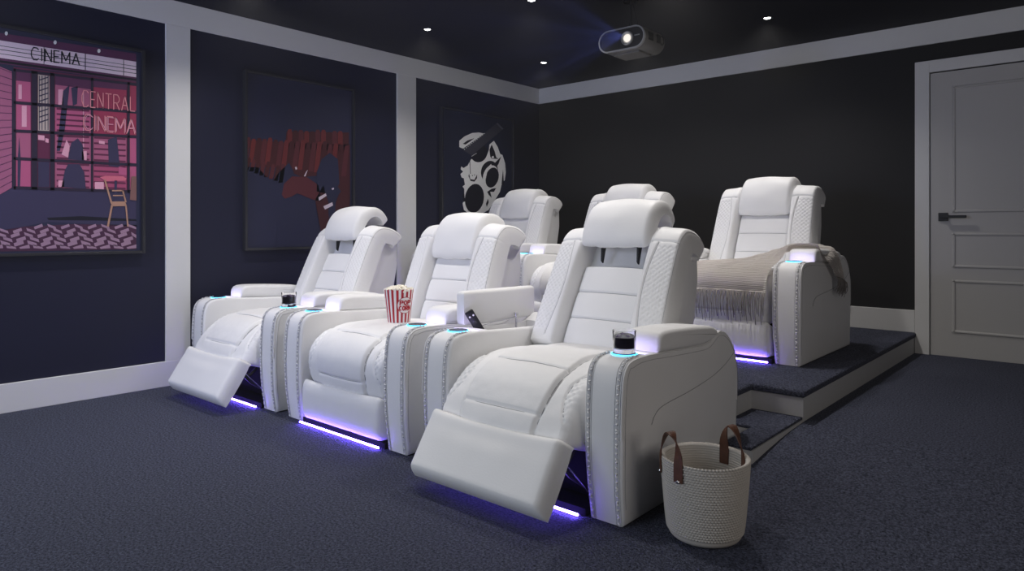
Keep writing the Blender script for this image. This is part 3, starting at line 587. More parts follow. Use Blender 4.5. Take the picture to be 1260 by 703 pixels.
('tile_pink',2,[(1.613,1.061),(1.660,1.080),(1.666,1.063),(1.619,1.045)]),
('tile_pink',2,[(1.691,1.080),(1.740,1.061),(1.742,1.045),(1.697,1.063)]),
('tile_pink',2,[(1.019,1.053),(1.059,1.037),(1.063,1.021),(1.024,1.037)]),
('tile_pink',2,[(1.082,1.037),(1.123,1.054),(1.127,1.037),(1.087,1.021)]),
('tile_pink',2,[(1.147,1.054),(1.188,1.037),(1.193,1.020),(1.151,1.037)]),
('tile_pink',2,[(1.213,1.036),(1.255,1.054),(1.260,1.037),(1.218,1.020)]),
('tile_pink',2,[(1.280,1.054),(1.324,1.036),(1.329,1.019),(1.285,1.037)]),
('tile_pink',2,[(1.350,1.036),(1.394,1.054),(1.400,1.036),(1.355,1.019)]),
('tile_pink',2,[(1.421,1.054),(1.467,1.036),(1.472,1.018),(1.426,1.036)]),
('tile_pink',2,[(1.494,1.036),(1.541,1.054),(1.547,1.036),(1.499,1.018)]),
('tile_pink',2,[(1.569,1.054),(1.617,1.035),(1.623,1.017),(1.575,1.036)]),
('tile_pink',2,[(1.646,1.035),(1.696,1.054),(1.701,1.036),(1.652,1.017)]),
('tile_pink',2,[(0.947,1.014),(0.987,1.030),(0.991,1.013),(0.951,0.997)]),
('tile_pink',2,[(1.008,1.030),(1.049,1.014),(1.053,0.996),(1.013,1.013)]),
('tile_pink',2,[(1.071,1.013),(1.112,1.030),(1.117,1.012),(1.075,0.996)]),
('tile_pink',2,[(1.135,1.030),(1.178,1.013),(1.182,0.995),(1.140,1.012)]),
('tile_pink',2,[(1.201,1.013),(1.244,1.029),(1.249,1.011),(1.205,0.994)]),
('tile_pink',2,[(1.268,1.029),(1.313,1.012),(1.318,0.993),(1.273,1.011)]),
('tile_pink',2,[(1.337,1.012),(1.383,1.029),(1.388,1.010),(1.342,0.993)]),
('tile_pink',2,[(1.408,1.029),(1.455,1.011),(1.461,0.992),(1.413,1.010)]),
('tile_pink',2,[(1.481,1.011),(1.529,1.028),(1.535,1.009),(1.486,0.992)]),
('tile_pink',2,[(1.555,1.028),(1.605,1.010),(1.611,0.990),(1.561,1.009)]),
('tile_pink',2,[(1.632,1.009),(1.683,1.028),(1.689,1.008),(1.638,0.990)]),
('tile_pink',2,[(1.711,1.028),(1.742,1.009),(1.742,0.989),(1.716,1.008)]),
('tile_pink',2,[(0.973,0.991),(1.015,1.007),(1.019,0.988),(0.977,0.972)]),
('tile_pink',2,[(1.035,1.007),(1.077,0.990),(1.082,0.971),(1.039,0.988)]),
('tile_pink',2,[(1.098,0.990),(1.142,1.006),(1.146,0.987),(1.102,0.971)]),
('tile_pink',2,[(1.162,1.006),(1.207,0.988),(1.212,0.969),(1.167,0.987)]),
('tile_pink',2,[(1.229,0.988),(1.275,1.005),(1.280,0.985),(1.234,0.969)]),
('tile_pink',2,[(1.297,1.005),(1.344,0.987),(1.349,0.967),(1.302,0.985)]),
('tile_pink',2,[(1.367,0.987),(1.415,1.004),(1.420,0.984),(1.372,0.966)]),
('tile_pink',2,[(1.438,1.004),(1.488,0.985),(1.494,0.965),(1.444,0.983)]),
('tile_pink',2,[(1.512,0.985),(1.563,1.003),(1.569,0.982),(1.517,0.964)]),
('tile_pink',2,[(1.587,1.002),(1.640,0.983),(1.646,0.962),(1.593,0.981)]),
('tile_pink',2,[(1.665,0.983),(1.719,1.001),(1.725,0.980),(1.671,0.962)]),
('tile_pink',2,[(0.962,0.968),(1.005,0.984),(1.009,0.964),(0.966,0.948)]),
('tile_pink',2,[(1.023,0.984),(1.067,0.967),(1.072,0.946),(1.028,0.964)]),
('tile_pink',2,[(1.086,0.966),(1.131,0.983),(1.136,0.962),(1.091,0.946)]),
('tile_pink',2,[(1.151,0.982),(1.197,0.965),(1.202,0.944),(1.155,0.962)]),
('tile_pink',2,[(1.217,0.964),(1.264,0.981),(1.269,0.960),(1.222,0.943)]),
('tile_pink',2,[(1.284,0.981),(1.333,0.962),(1.338,0.941),(1.289,0.959)]),
('tile_pink',2,[(1.354,0.962),(1.404,0.979),(1.409,0.957),(1.359,0.941)]),
('tile_pink',2,[(1.425,0.979),(1.477,0.960),(1.482,0.938),(1.431,0.957)]),
('tile_pink',2,[(1.498,0.960),(1.551,0.977),(1.557,0.955),(1.504,0.938)]),
('tile_pink',2,[(1.574,0.977),(1.628,0.958),(1.633,0.935),(1.579,0.954)]),
('tile_pink',2,[(1.651,0.957),(1.706,0.975),(1.712,0.952),(1.656,0.935)]),
('tile_pink',2,[(0.988,0.945),(1.033,0.961),(1.037,0.939),(0.992,0.936)]),
('tile_pink',2,[(1.050,0.960),(1.096,0.943),(1.100,0.933),(1.054,0.939)]),
('tile_pink',2,[(1.113,0.942),(1.161,0.958),(1.165,0.936),(1.118,0.933)]),
('tile_pink',2,[(1.178,0.958),(1.227,0.940),(1.232,0.930),(1.183,0.936)]),
('tile_pink',2,[(1.245,0.940),(1.295,0.956),(1.300,0.933),(1.250,0.930)]),
('tile_pink',2,[(1.314,0.956),(1.365,0.937),(1.370,0.927),(1.319,0.933)]),
('tile_pink',2,[(1.384,0.937),(1.436,0.954),(1.442,0.930),(1.389,0.927)]),
('tile_pink',2,[(1.456,0.953),(1.510,0.934),(1.515,0.924),(1.461,0.930)]),
('tile_pink',2,[(1.530,0.934),(1.585,0.951),(1.591,0.927),(1.536,0.923)]),
('tile_pink',2,[(1.606,0.951),(1.663,0.931),(1.668,0.920),(1.612,0.927)]),
('tile_pink',2,[(1.684,0.931),(1.742,0.948),(1.742,0.924),(1.690,0.920)]),
('table_pink',6,[(1.530,1.369),(1.562,1.379),(1.665,1.382),(1.684,1.368),(1.675,1.354),(1.562,1.346)]),
('navy_mid',6,[(1.613,1.354),(1.627,1.354),(1.627,1.201),(1.613,1.200)]),
('wood',7,[(1.553,1.356),(1.562,1.356),(1.599,1.220),(1.675,1.223),(1.684,1.194),(1.604,1.190),(1.590,1.210)]),
('wood',7,[(1.594,1.200),(1.604,1.195),(1.581,1.062),(1.569,1.062)]),
('wood',7,[(1.675,1.197),(1.684,1.197),(1.696,1.062),(1.687,1.062)]),
('wood',7,[(1.656,1.294),(1.665,1.295),(1.684,1.218),(1.675,1.217)]),
('wood',7,[(1.599,1.292),(1.665,1.295),(1.665,1.287),(1.599,1.284)]),
('wood',7,[(1.604,1.261),(1.670,1.264),(1.670,1.257),(1.604,1.254)]),
('wood_dark',7,[(1.713,1.385),(1.742,1.387),(1.742,1.230),(1.703,1.234)]),
('hot_pink',6,[(1.637,1.442),(1.684,1.435),(1.684,1.388),(1.637,1.391)]),
]
# ------------------------------------------------------------------ room
LX, BY, CZ = -4.759, 5.882, 2.58
XR, YF = 1.7, -1.6
def smooth01(t): t = min(1, max(0, t)); return t*t*(3-2*t)
def ramp(y): return .118*smooth01((y-1.9)/1.54)
def floor_z(x, y): return ramp(y)*smooth01((x+1.27)/.10)
bm = bmesh.new()
xs = [LX-.12, -3.5, -2.3, -1.5] + [-1.28+.02*i for i in range(8)] + [-1.0, -.5, .2, .9, XR]
ys = [YF, -.8, 0, .5, 1.0, 1.5, 1.9, 2.05, 2.2, 2.35, 2.5, 2.65, 2.8, 2.95, 3.1, 3.25, 3.44, 3.5, 4.2, 5, BY+.12]
g = [[bm.verts.new((x, y, floor_z(x, y))) for x in xs] for y in ys]
for j in range(len(ys)-1):
    for i in range(len(xs)-1): bm.faces.new((g[j][i], g[j][i+1], g[j+1][i+1], g[j+1][i]))
ext = bmesh.ops.extrude_face_region(bm, geom=bm.faces[:])
for v in ext['geom']:
    if isinstance(v, bmesh.types.BMVert): v.co.z = -.1
link('floor', bm, M['carpet'], kind='structure', smooth=30)
link('ceiling', BX(LX-.12, XR, YF, BY+.12, CZ, CZ+.12), M['ceil'], kind='structure')
link('wall_left', BX(LX-.12, LX, YF, BY+.12, -.1, CZ), M['wall_navy'], kind='structure')
# back wall with the doorway cut out
DX0, DX1, DZ0, DZ1 = -1.035, -.13, .108, 2.203
bm = bmesh.new()
box(bm, LX, DX0, BY, BY+.12, -.1, CZ); box(bm, DX1, XR, BY, BY+.12, -.1, CZ); box(bm, DX0, DX1, BY, BY+.12, DZ1, CZ)
box(bm, DX0, DX1, BY, BY+.12, -.1, DZ0)
link('wall_back', bm, M['wall'], kind='structure')
# trims
t = .016
bm = BX(LX, LX+t, YF, BY, 2.415, CZ, bev=.002); link('trim_1', bm, M['trim'], kind='structure')
bm = BX(LX+t, XR, BY-t, BY, 2.415, CZ, bev=.002); link('trim_2', bm, M['trim'], kind='structure')
for i, (a, b) in enumerate(((1.928, 2.089), (3.889, 4.105))):
    link('trim_%d' % (i+3), BX(LX, LX+t, a, b, .167, 2.415, bev=.0015), M['trim'], kind='structure')
link('baseboard_left', BX(LX, LX+t+.002, YF, 3.2, 0, .167, bev=.003), M['trim'], kind='structure')
bm = BX(LX, LX+t+.002, 3.2, BY, .27, .437, bev=.003); box(bm, LX+t, -1.129, BY-t-.002, BY, .27, .437, bev=.003)
link('baseboard_back', bm, M['trim'], kind='structure')
# platform (top carpet slab over painted risers) and the step cut into its corner
PX, PZ = -1.13, .27
outline = [(LX, 3.22), (-1.385, 3.22), (-1.385, 3.42), (PX, 3.42), (PX, BY), (LX, BY)]
bm = bmesh.new(); prism(bm, outline, 'z', .0, PZ-.035)
link('platform_riser', bm, M['riser'], kind='structure')
o2 = [(LX, 3.205), (-1.372, 3.205), (-1.372, 3.405), (PX+.012, 3.405), (PX+.012, BY-.001), (LX, BY-.001)]
bm = bmesh.new(); prism(bm, o2, 'z', PZ-.035, PZ, bev=.012, seg=3)
link('platform_carpet', bm, M['carpet'], kind='structure', smooth=50)
stp = [(-1.258, 2.80), (PX, 2.80), (PX, 3.42), (-1.385, 3.42), (-1.385, 3.10), (-1.258, 3.10)]
bm = bmesh.new(); prism(bm, stp, 'z', 0, .128)
link('step_riser', bm, M['riser'], kind='structure')
stp2 = [(-1.256, 2.795), (PX-.003, 2.795), (PX-.003, 3.419), (-1.384, 3.419), (-1.384, 3.102), (-1.256, 3.102)]
bm = bmesh.new(); prism(bm, stp2, 'z', .128, .142, bev=.005)
link('step_carpet', bm, M['carpet'], kind='structure', smooth=50)
# door: casing, leaf with three moulded panels, lever handle
cas = bmesh.new()
cw = .092
box(cas, DX0-cw, DX0+.002, BY-.022, BY+.02, .0, DZ1+cw-.003, bev=.003)
box(cas, DX1-.002, DX1+cw, BY-.022, BY+.02, .0, DZ1+cw-.003, bev=.003)
box(cas, DX0+.002, DX1-.002, BY-.022, BY+.02, DZ1+.001, DZ1+cw-.003, bev=.003)
link('trim_5', cas, M['trim'], kind='structure')
door = bmesh.new()
fy = BY-.010
box(door, DX0+.007, DX1-.007, fy, fy+.04, DZ0+.010, DZ1-.007, bev=.002)
px0, px1 = -.890, -.275
for z0, z1 in ((1.165, 2.085), (.766, 1.020), (.292, .680)):
    for (a, b, c, d) in ((px0, px1, z0, z0+.022), (px0, px1, z1-.022, z1)):
        prism(door, [(fy, c), (fy-.007, c+.006), (fy-.007, d-.008), (fy, d)], 'x', a, b)
    for a in (px0, px1-.022):
        prism(door, [(a, fy), (a+.008, fy-.007), (a+.016, fy-.007), (a+.022, fy)], 'z', z0, z1)
do = link('door_1', door, M['door'], kind='structure')
hb = BX(-.975, -.915, fy-.014, fy, 1.105, 1.165, bev=.002)
box(hb, -.955, -.935, fy-.05, fy-.012, 1.127, 1.145); box(hb, -.957, -.795, fy-.058, fy-.042, 1.126, 1.146, bev=.003)
h = link('door_handle', hb, M['black'], do); h['label'] = 'black square lever door handle'
# ------------------------------------------------------------------ recliner
AW = .165                      # arm width
AX = .4375                     # arm centre offset
INW = .352                     # half of the space between the arms
ARM = [(.026, .004), (.006, .15), (.0, .30), (.004, .44), (.016, .53), (.040, .568), (.085, .585), (.20, .588), (.30, .582), (.50, .572), (.66, .568), (.72, .585),
       (.765, .606), (.82, .604), (.875, .575), (.925, .525), (.955, .465), (.965, .40), (.962, .22), (.955, .010)]
def arm_profile(n=70): return [(p.x, p.y) for p in spline([(a, b, 0) for a, b in ARM], n)[0]]

def arm_width_fix(bm, side):
    # slim towards the floor at the front, gentle bow of the face
    for v in bm.verts:
        y, z = v.co.y, v.co.z
        k = 1 - .10*smooth01((.33-z)/.33)*smooth01((.5-y)/.4)
        c = side*AX
        v.co.x = c + (v.co.x-c)*k
        if y < .2: v.co.y += .30*((v.co.x-c)**2)*1.2

def build_arm(side, storage):
    bm = bmesh.new()
    c = side*AX
    prism(bm, arm_profile(), 'x', c-AW/2, c+AW/2, bev=.016, seg=4)
    arm_width_fix(bm, side)
    return bm

def cut_box(o, x0, x1, y0, y1, z0, z1):
    cut = bpy.data.objects.new('cutter', bpy.data.meshes.new('cutter'))
    b = BX(x0, x1, y0, y1, z0, z1); b.to_mesh(cut.data); b.free(); C.objects.link(cut)
    md = o.modifiers.new('cut', 'BOOLEAN'); md.operation = 'DIFFERENCE'; md.object = cut; md.solver = 'EXACT'
    par = o.parent; o.parent = None; keep = o.matrix_basis.copy(); o.matrix_basis = Matrix()
    bpy.context.view_layer.update()
    dg = bpy.context.evaluated_depsgraph_get()
    me = bpy.data.meshes.new_from_object(o.evaluated_get(dg))
    o.modifiers.clear(); o.data = me
    o.matrix_basis = keep; o.parent = par
    bpy.data.objects.remove(cut, do_unlink=True)

def front_curve(side, dx, n, f0=.0, f1=.30, off=.0015):
    """points running up the front of the arm at dx from its centre"""
    P, L = spline([(a, b, 0) for a, b in ARM], 200)
    out = []
    for i in range(n):
        f = f0+(f1-f0)*i/(n-1)
        k = min(198, int(f*199)); p = P[k]; q = P[k+1]; t = (q-p).normalized(); nr = Vector((-t.y, t.x))
        y, z = p.x+nr.x*off, p.y+nr.y*off
        kk = 1 - .10*smooth01((.33-z)/.33)*smooth01((.5-y)/.4)
        x = side*AX+dx*kk
        if y < .2: y += .36*(dx*kk)**2
        out.append((x, y, z, nr))
    return out

def build_braid(side):
    bm = bmesh.new()
    for dx in (-.060, .060):
        pts = front_curve(side, dx, 60, .005, .335)
        hw = .0052
        prev = None
        for x, y, z, nr in pts:          # ground ribbon, shade between the stitches painted as grey
            a = bm.verts.new((x-hw, y, z)); b = bm.verts.new((x+hw, y, z))
            if prev: bm.faces.new((prev[0], prev[1], b, a)).material_index = 0
            prev = (a, b)
        n = 40
        pts = front_curve(side, dx, n, .008, .333, .002)
        for i, (x, y, z, nr) in enumerate(pts):
            s = 1 if i % 2 else -1
            a = Vector((x-.0050*s, y, z-.003)); b = Vector((x+.0050*s, y, z+.003))
            up = Vector((0, nr.x, nr.y))*.0022
            tube(bm, [a, (a+b)/2+up, b], [.0014, .0036, .0014], 5, mi=1)
        for ddx in (-.011, .011):
            pts = front_curve(side, dx+ddx, 40, .005, .335, .0006)
            tube(bm, [(x, y, z) for x, y, z, nr in pts], .0008, 5, mi=0)
    # seam across the top of the front face
    pts = [front_curve(side, d/10*.075, 2, .331, .34, .0005)[0][:3] for d in range(-10, 11)]
    tube(bm, pts, .0011, 5, mi=0)
    return bm

def build_side_seam(side):
    bm = bmesh.new()
    x = side*(AX+AW/2)+side*.0004
    pts = [(x, .20, .33), (x, .23, .365), (x, .30, .385), (x, .50, .40), (x, .70, .425), (x, .84, .46), (x, .93, .50)]
    tube(bm, [tuple(p) for p in spline(pts, 30)[0]], .0014, 5, mi=1)
    # piping along the outer top edge of the arm
    P = spline([(a, b, 0) for a, b in ARM], 90)[0][14:78]
    tube(bm, [(side*(AX+AW/2-.0045), p.x, p.y-.0035) for p in P], .0026, 6)
    P = spline([(a, b, 0) for a, b in ARM], 90)[0][3:80]
    tube(bm, [(side*(AX+AW/2)*1.0-side*(0 if p.y > .33 else .00825*smooth01((.33-p.y)/.33)*smooth01((.5-p.x)/.4)), p.x+(.020 if p.x < .1 else 0), p.y-(.020 if p.x > .04 else .006)) for p in P if p.x > .05 or p.y > .0], .0009, 5, mi=1)
    return bm

def build_armpad(side):
    bm = bmesh.new()
    c = side*AX
    prof = [(.262, .583), (.265, .625), (.285, .650), (.34, .658), (.50, .652), (.66, .640), (.735, .630), (.775, .612), (.785, .585), (.66, .568), (.50, .571), (.30, .582)]
    prism(bm, [(p.x, p.y) for p in spline([(a, b, 0) for a, b in prof+[prof[0]]], 50)[0][:-1]], 'x', c-.080, c+.080, bev=.017, seg=4)
    for v in bm.verts:
        d = (v.co.x-c)/.08
        if v.co.z > .62: v.co.z += .006*(1-d*d)
    return bm

def build_ring(side):
    bm = bmesh.new(); c = (side*AX, .145, .588)
    tube(bm, [(c[0]+  .0465*math.cos(a), c[1]+.0465*math.sin(a), c[2]+.0005) for a in [2*PI*i/36 for i in range(36)]], .0028, 8, closed=True)
    return bm
def build_cup(side):
    bm = bmesh.new(); c = (side*AX, .145, .586)
    lathe(bm, [(.0435, 0), (.0435, .0065), (.040, .0070), (.036, .0055), (0, .0045)], 32, c)
    return bm

def seat_edge(s): return .258+.050*((s-.20)/.16)**2
def seat_h(x, s, f, L):
    h = .020*(1-(x/INW)**2)
    ax = abs(x)
    wv = .190+.012*math.sin(s*9)
    h += .012*smooth01((wv+.012-ax)/.03)                      # centre panel stands a little proud
    h -= .010*gs(ax-wv, .006)
    if ax < wv:
        h -= .009*gs(s-.285, .005)+.008*gs(s-.060, .005)
        h += .006*math.sin(PI*min(1, max(0, (s-.06)/.225)))
    edge = seat_edge(s)
    if ax > edge and .04 < s < .37: h += quilt(ax, s, .030, .0045, .0035)
    if .03 < s < .38: h -= .007*gs(ax-edge, .005)
    h += .0035*noise.noise(Vector((x*9, s*9, 1.3)))+.0012*noise.noise(Vector((x*28, s*28, 3.3)))
    return h

def build_seat(reclined):
    if reclined:
        prof = [(-.075, .250), (-.066, .300), (-.040, .348), (-.005, .388), (.035, .425), (.095, .463), (.18, .487), (.30, .498), (.50, .488), (.66, .475)]
    else:
        prof = [(.075, .195), (.046, .25), (.032, .30), (.026, .35), (.038, .405), (.080, .455), (.15, .492), (.26, .513), (.40, .515), (.55, .50), (.70, .485)]
    L = spline([(a, b, 0) for a, b in prof], 8)[1]
    off = .045 if reclined else .055
    S_ = [.03+.04*i for i in range(17)]
    seams = [[(-(.186+.012*math.sin(s*9)), .285+off), (-.08, .288+off), (.08, .288+off), (.186+.012*math.sin(s*9), .285+off)] for s in (.28,)]
    seams += [[(-.19, .060+off), (-.08, .057+off), (.08, .057+off), (.19, .060+off)]]
    for sg in (-1, 1):
        seams.append([(sg*(.190+.012*math.sin(s*9)), s+off) for s in S_])
        seams.append([(sg*min(INW-.012, seat_edge(s)), s+off) for s in [.055+.02*i for i in range(16)]])
    return pad(prof, INW-.004, .13, .05, .035, lambda x, s, f: seat_h(x, s-off, f, L), nx=120, ns=130, thick2=.02, seams=seams)

def build_footrest(reclined):
    if reclined:
        prof = [(-.250, .090), (-.216, .135), (-.174, .196), (-.136, .256), (-.112, .300), (-.086, .322)]
        th = .075
    else:
        prof = [(.022, .018), (.002, .065), (.000, .14), (.002, .20), (.012, .238), (.040, .254)]
        th = .06
    def h(x, s, f):
        return .012*(1-(x/.34)**2)*f*1.0 + .006*math.sin(PI*f) + .002*noise.noise(Vector((x*8, s*8, 4)))
    bm = pad(prof, INW-.008, th, .035, .03, h, nx=24, ns=20, thick2=.0)
    if True:                                       # upper edge dips in the middle like the photographed seam
        for v in bm.verts:
            f = smooth01((v.co.z-(.21 if reclined else .17))/.1)
            v.co.z -= .022*f*(1-(v.co.x/.35)**2)
    return bm

class BackFrame:
    def __init__(s, reclined):
        a = math.radians({0: 20.5, 1: 27, 2: 24.5}[int(reclined)])
        s.P0 = {0: (.685, .48), 1: (.575, .49), 2: (.650, .49)}[int(reclined)]
        s.up = (math.sin(a), math.cos(a)); s.fr = (-math.cos(a), math.sin(a))
    def yz(s, t, n): return (s.P0[0]+t*s.up[0]+n*s.fr[0], s.P0[1]+t*s.up[1]+n*s.fr[1])

def build_back_centre(B, reclined):
    top = .430
    prof = [B.yz(t, n) for t, n in ((-.06, -.01), (.0, .0), (.10, .006), (.20, .006), (.30, .004), (.40, .0), (top, -.004))]
    ks = (.285, .150, .015)
    def h(x, s, f):
        t = s-.06
        v = .010*(1-(x/.19)**2)
        for k in ks: v -= .008*gs(t-k, .005) + .003*gs(t-k, .03)
        return v
    seams = [[(x, .06+k) for x in (-.185, -.09, 0, .09, .185)] for k in ks]
    return pad(prof, lambda f: .192-.012*f, .06, .022, .018, h, nx=28, ns=130, seams=seams)

def bol_edge(s): return -.022-.026*math.sin(min(1, max(0, (s-.07)/.47))*PI)
def build_bolster(B, side):
    prof = [(-.02, .040), (.10, .050), (.25, .054), (.42, .054), (.52, .048), (.575, .032), (.618, -.002), (.640, -.055), (.648, -.115), (.638, -.175), (.606, -.210)]
    prof = [B.yz(t, n) for t, n in prof]
    def half(f): return .088-.008*f
    def h(x, s, f):
        xx = side*x                                   # positive towards the outside
        v = .012*(1-(x/.09)**2)
        v += .010*gs(xx+.055, .03)                    # fuller inner roll
        edge = bol_edge(s)
        if .08 < s < .53 and xx > edge: v += quilt(xx, s, .027, .0030, .0030)*smooth01((xx-edge)/.008)
        if .05 < s < .55: v -= .006*gs(xx-edge, .004)
        v -= .006*gs(s-.555+.8*x*x, .004)
        v -= .004*gs(xx-.069, .003)
        return v
    seams = [[(side*bol_edge(s), s) for s in [.06+.035*i for i in range(15)]],
             [(side*x, .555-.8*x*x) for x in (-.06, -.03, 0, .03, .068)],
             [(side*.069, s) for s in [.03+.05*i for i in range(17)]]]
    bm = pad(prof, half, .105, .020, .03, h, nx=54, ns=170, xc=side*.256, thick2=.0, seams=seams, sr=.0011)
    for v in bm.verts:                                # splay a little lower down
        zt = (v.co.z-B.P0[1])
        o = (v.co.x*side-.252)
        v.co.y += .10*max(0, o)
        v.co.x += side*(.020*(1-min(1, max(0, zt/.55))))
    return bm

HEAD = [(.405, .012), (.425, .040), (.47, .056), (.55, .060), (.62, .050), (.675, .022), (.708, -.025), (.722, -.085), (.715, -.145), (.690, -.180)]
HEAD_UP = [(.500, .040), (.515, .070), (.56, .090), (.63, .092), (.70, .074), (.752, .036), (.782, -.018), (.784, -.075), (.764, -.125), (.735, -.155)]
def head_pts(reclined): return HEAD_UP if reclined else HEAD
def build_headrest(B, reclined):
    prof = [B.yz(t, n) for t, n in head_pts(reclined)]
    def h(x, s, f):
        v = .026*(1-(x/.2)**2)*(.5+.5*math.sin(PI*min(1, f*1.5)))
        v += .004*noise.noise(Vector((x*10, s*10, 2.2)))
        for k in (-.10, .02, .12): v -= .006*gs(s-.012, .012)*gs(x-k, .012)
        return v
    half = (lambda f: .190-.012*f) if not reclined else (lambda f: .196-.012*f)
    return pad(prof, half, .062, .028, .022, h, nx=32, ns=70, thick2=.0)

def build_bracket(B, x):
    bm = bmesh.new()
    a = [B.yz(t, n) for t, n in ((.445, -.012), (.45, .004), (.52, .036), (.60, .050), (.60, .015))]
    prism(bm, a, 'x', x-.005, x+.005, bev=.001, seg=1)
    return bm

def build_shell(B, reclined):
    pts = [B.yz(-.03, -.03), B.yz(.30, -.045), B.yz(.52, -.05), B.yz(.605, -.065), B.yz(.625, -.12), B.yz(.60, -.185)]
    yb = B.yz(.60, -.185)[0]
    pts += [(yb+.005, .80), (yb-.03, .62), (yb-.10, .40), (.70, .36), (.62, .40)]
    bm = bmesh.new()
    prism(bm, pts, 'x', -.305, .305, bev=.014, seg=3)
    return bm

def build_base(reclined):
    bm = BX(-.35, .35, .10, .86, .045, .30)
    box(bm, -.352, .352, .020, .90, .002, .030)
    for sx in (-.46, -.40, .40, .46): pass
    return bm
def build_foot(side):
    bm = BX(side*AX-.066, side*AX+.066, .052, .93, 0, .03, bev=.003)
    return bm
def build_led():
    return BX(-.338, .338, -.012, -.003, .009, .017, bev=.002)
def build_linkage(sx):
    bm = bmesh.new()
    tube(bm, [(sx*.31, .10, .07), (sx*.31, -.02, .15), (sx*.31, -.12, .25)], .008, 6, mi=0)
    tube(bm, [(sx*.30, .06, .27), (sx*.30, -.02, .20), (sx*.30, -.15, .175)], .010, 6, mi=0)
    tube(bm, [(sx*.325, .085, .06), (sx*.325, -.07, .215)], .0035, 6, mi=1)
    return bm

CACHE = {}
def part(name, key, builder, m, parent, smooth=40, kind=None):
    if key not in CACHE:
        o = link(name, builder(), m, parent, smooth=smooth); CACHE[key] = o.data; return o
    o = bpy.data.objects.new(name, CACHE[key]); C.objects.link(o); o.parent = parent
    return o

LE = None
def make_recliner(loc, reclined, label, open_arm=None, front_row=True):
    r = thing('recliner', label, 'recliner', loc, 0, 'white powered recliners')
    B = BackFrame(reclined); k = int(reclined)
    for sd in (-1, 1):
        st = open_arm == sd
        a = part('armrest', ('arm', sd, st), lambda: build_arm(sd, st), M['leather'], r)
        if st:
            cut_box(a, sd*AX-.064, sd*AX+.064, .275, .70, .47, .70)
        part('stitching', ('braid', sd), lambda: build_braid(sd), [M['stitch_shade'], M['stitch_light']], a)
        part('side_seam', ('seam', sd), lambda: build_side_seam(sd), [M['leather'], M['seam_shade']], a)
        cup = part('cup_holder', ('cup', sd), lambda: build_cup(sd), M['cup'], a)
        cup['label'] = 'raised disc darkened like a cup well with a glowing cyan rim'
        part('light_ring', ('ring', sd), lambda: build_ring(sd), M['ring'], a)
        part('plinth', ('foot', sd), lambda: build_foot(sd), M['black'], a)
        pd = part('armrest_pad', ('apad', sd), lambda: build_armpad(sd), M['leather'], a, smooth=60)
        if st:                                  # lid tipped up on its long inner edge over the storage box
            hx, hz = sd*AX-.080, .588
            pd.matrix_basis = Matrix.Translation((hx, 0, hz)) @ Matrix.Rotation(-PI/2, 4, 'Y') @ Matrix.Translation((-hx+.0, 0, -hz+.004))
            hg = bmesh.new()
            tube(hg, [(hx+.02, .30, .575), (hx+.025, .45, .592), (hx+.03, .60, .604)], .0022, 6)
            tube(hg, [(hx+.034, .60, .540), (hx+.034, .60, .612)], .005, 8)
            lathe(hg, [(0, -.006), (.010, -.006), (.010, .006), (0, .006)], 12, (hx+.034, .60, .618))
            hh = link('lid_stay', hg, M['metal'], a, smooth=40); hh['label'] = 'thin steel lid stay'
    part('seat', ('seat', bool(k)), lambda: build_seat(reclined), [M['leather'], M['seam_shade']], r, smooth=80)
    part('footrest', ('frest', bool(k)), lambda: build_footrest(reclined), M['leather'], r, smooth=60)
    part('backrest', ('bc', k), lambda: build_back_centre(B, reclined), [M['leather'], M['seam_shade']], r, smooth=80)
    for sd in (-1, 1):
        part('bolster', ('bol', k, sd), lambda: build_bolster(B, sd), [M['leather'], M['seam_shade']], r, smooth=80)
    hd = part('headrest', ('head', k), lambda: build_headrest(B, reclined), [M['leather'], M['seam_shade']], r, smooth=80)
    if reclined:
        for x in (-.085, .115): part('bracket', ('br', k, x), lambda: build_bracket(B, x), M['black'], hd)
    part('back_shell', ('shell', k), lambda: build_shell(B, reclined), M['leather'], r)
    part('base', ('base',), lambda: build_base(reclined), M['cavity'], r)
    part('led_strip', ('led',), build_led, M['led'], r)
    if reclined:
        for sd in (-1, 1): part('footrest_linkage', ('lnk', sd), lambda: build_linkage(sd), [M['black'], M['metal']], r)
    # glow of the cup ring on the end of each arm pad
    for sd in (-1, 1):
        ld = CACHE.get('glow')
        if ld is None:
            ld = bpy.data.lights.new('cup_ring_glow', 'AREA'); ld.shape = 'RECTANGLE'; ld.size = .12; ld.size_y = .012
            ld.color = (.55, .45, 1.0); ld.energy = .13; CACHE['glow'] = ld
        lo = bpy.data.objects.new('cup_ring_glow', ld); C.objects.link(lo); lo.parent = r
        lo.location = (sd*AX, .185, .594)
        lo.rotation_euler = (math.radians(72), 0, 0)     # throws the light along +y onto the pad
        if open_arm == sd: lo.location = (sd*AX, .185, .600)
    return r

FY = 2.04
REC = {}
REC['c3'] = make_recliner((-1.80, FY, 0), True, 'reclined white recliner nearest the basket, its left storage arm opened with the lid up', open_arm=-1)
REC['c2'] = make_recliner((-2.955, FY, 0), False, 'upright white recliner on the floor with the popcorn bucket on its seat')
REC['c1'] = make_recliner((-4.095, FY, 0), 2, 'reclined white recliner on the floor closest to the posters, both arm lids shut')
BYY = 3.94
REC['c6'] = make_recliner((-1.835, BYY, PZ), False, 'white recliner on the platform with the beige fringed throw over it')
REC['c5'] = make_recliner((-2.985, BYY, PZ), False, 'middle white recliner on the platform, half hidden behind the opened storage arm')
REC['c4'] = make_recliner((-4.115, BYY, PZ), False, 'white recliner on the platform nearest the film reel poster')
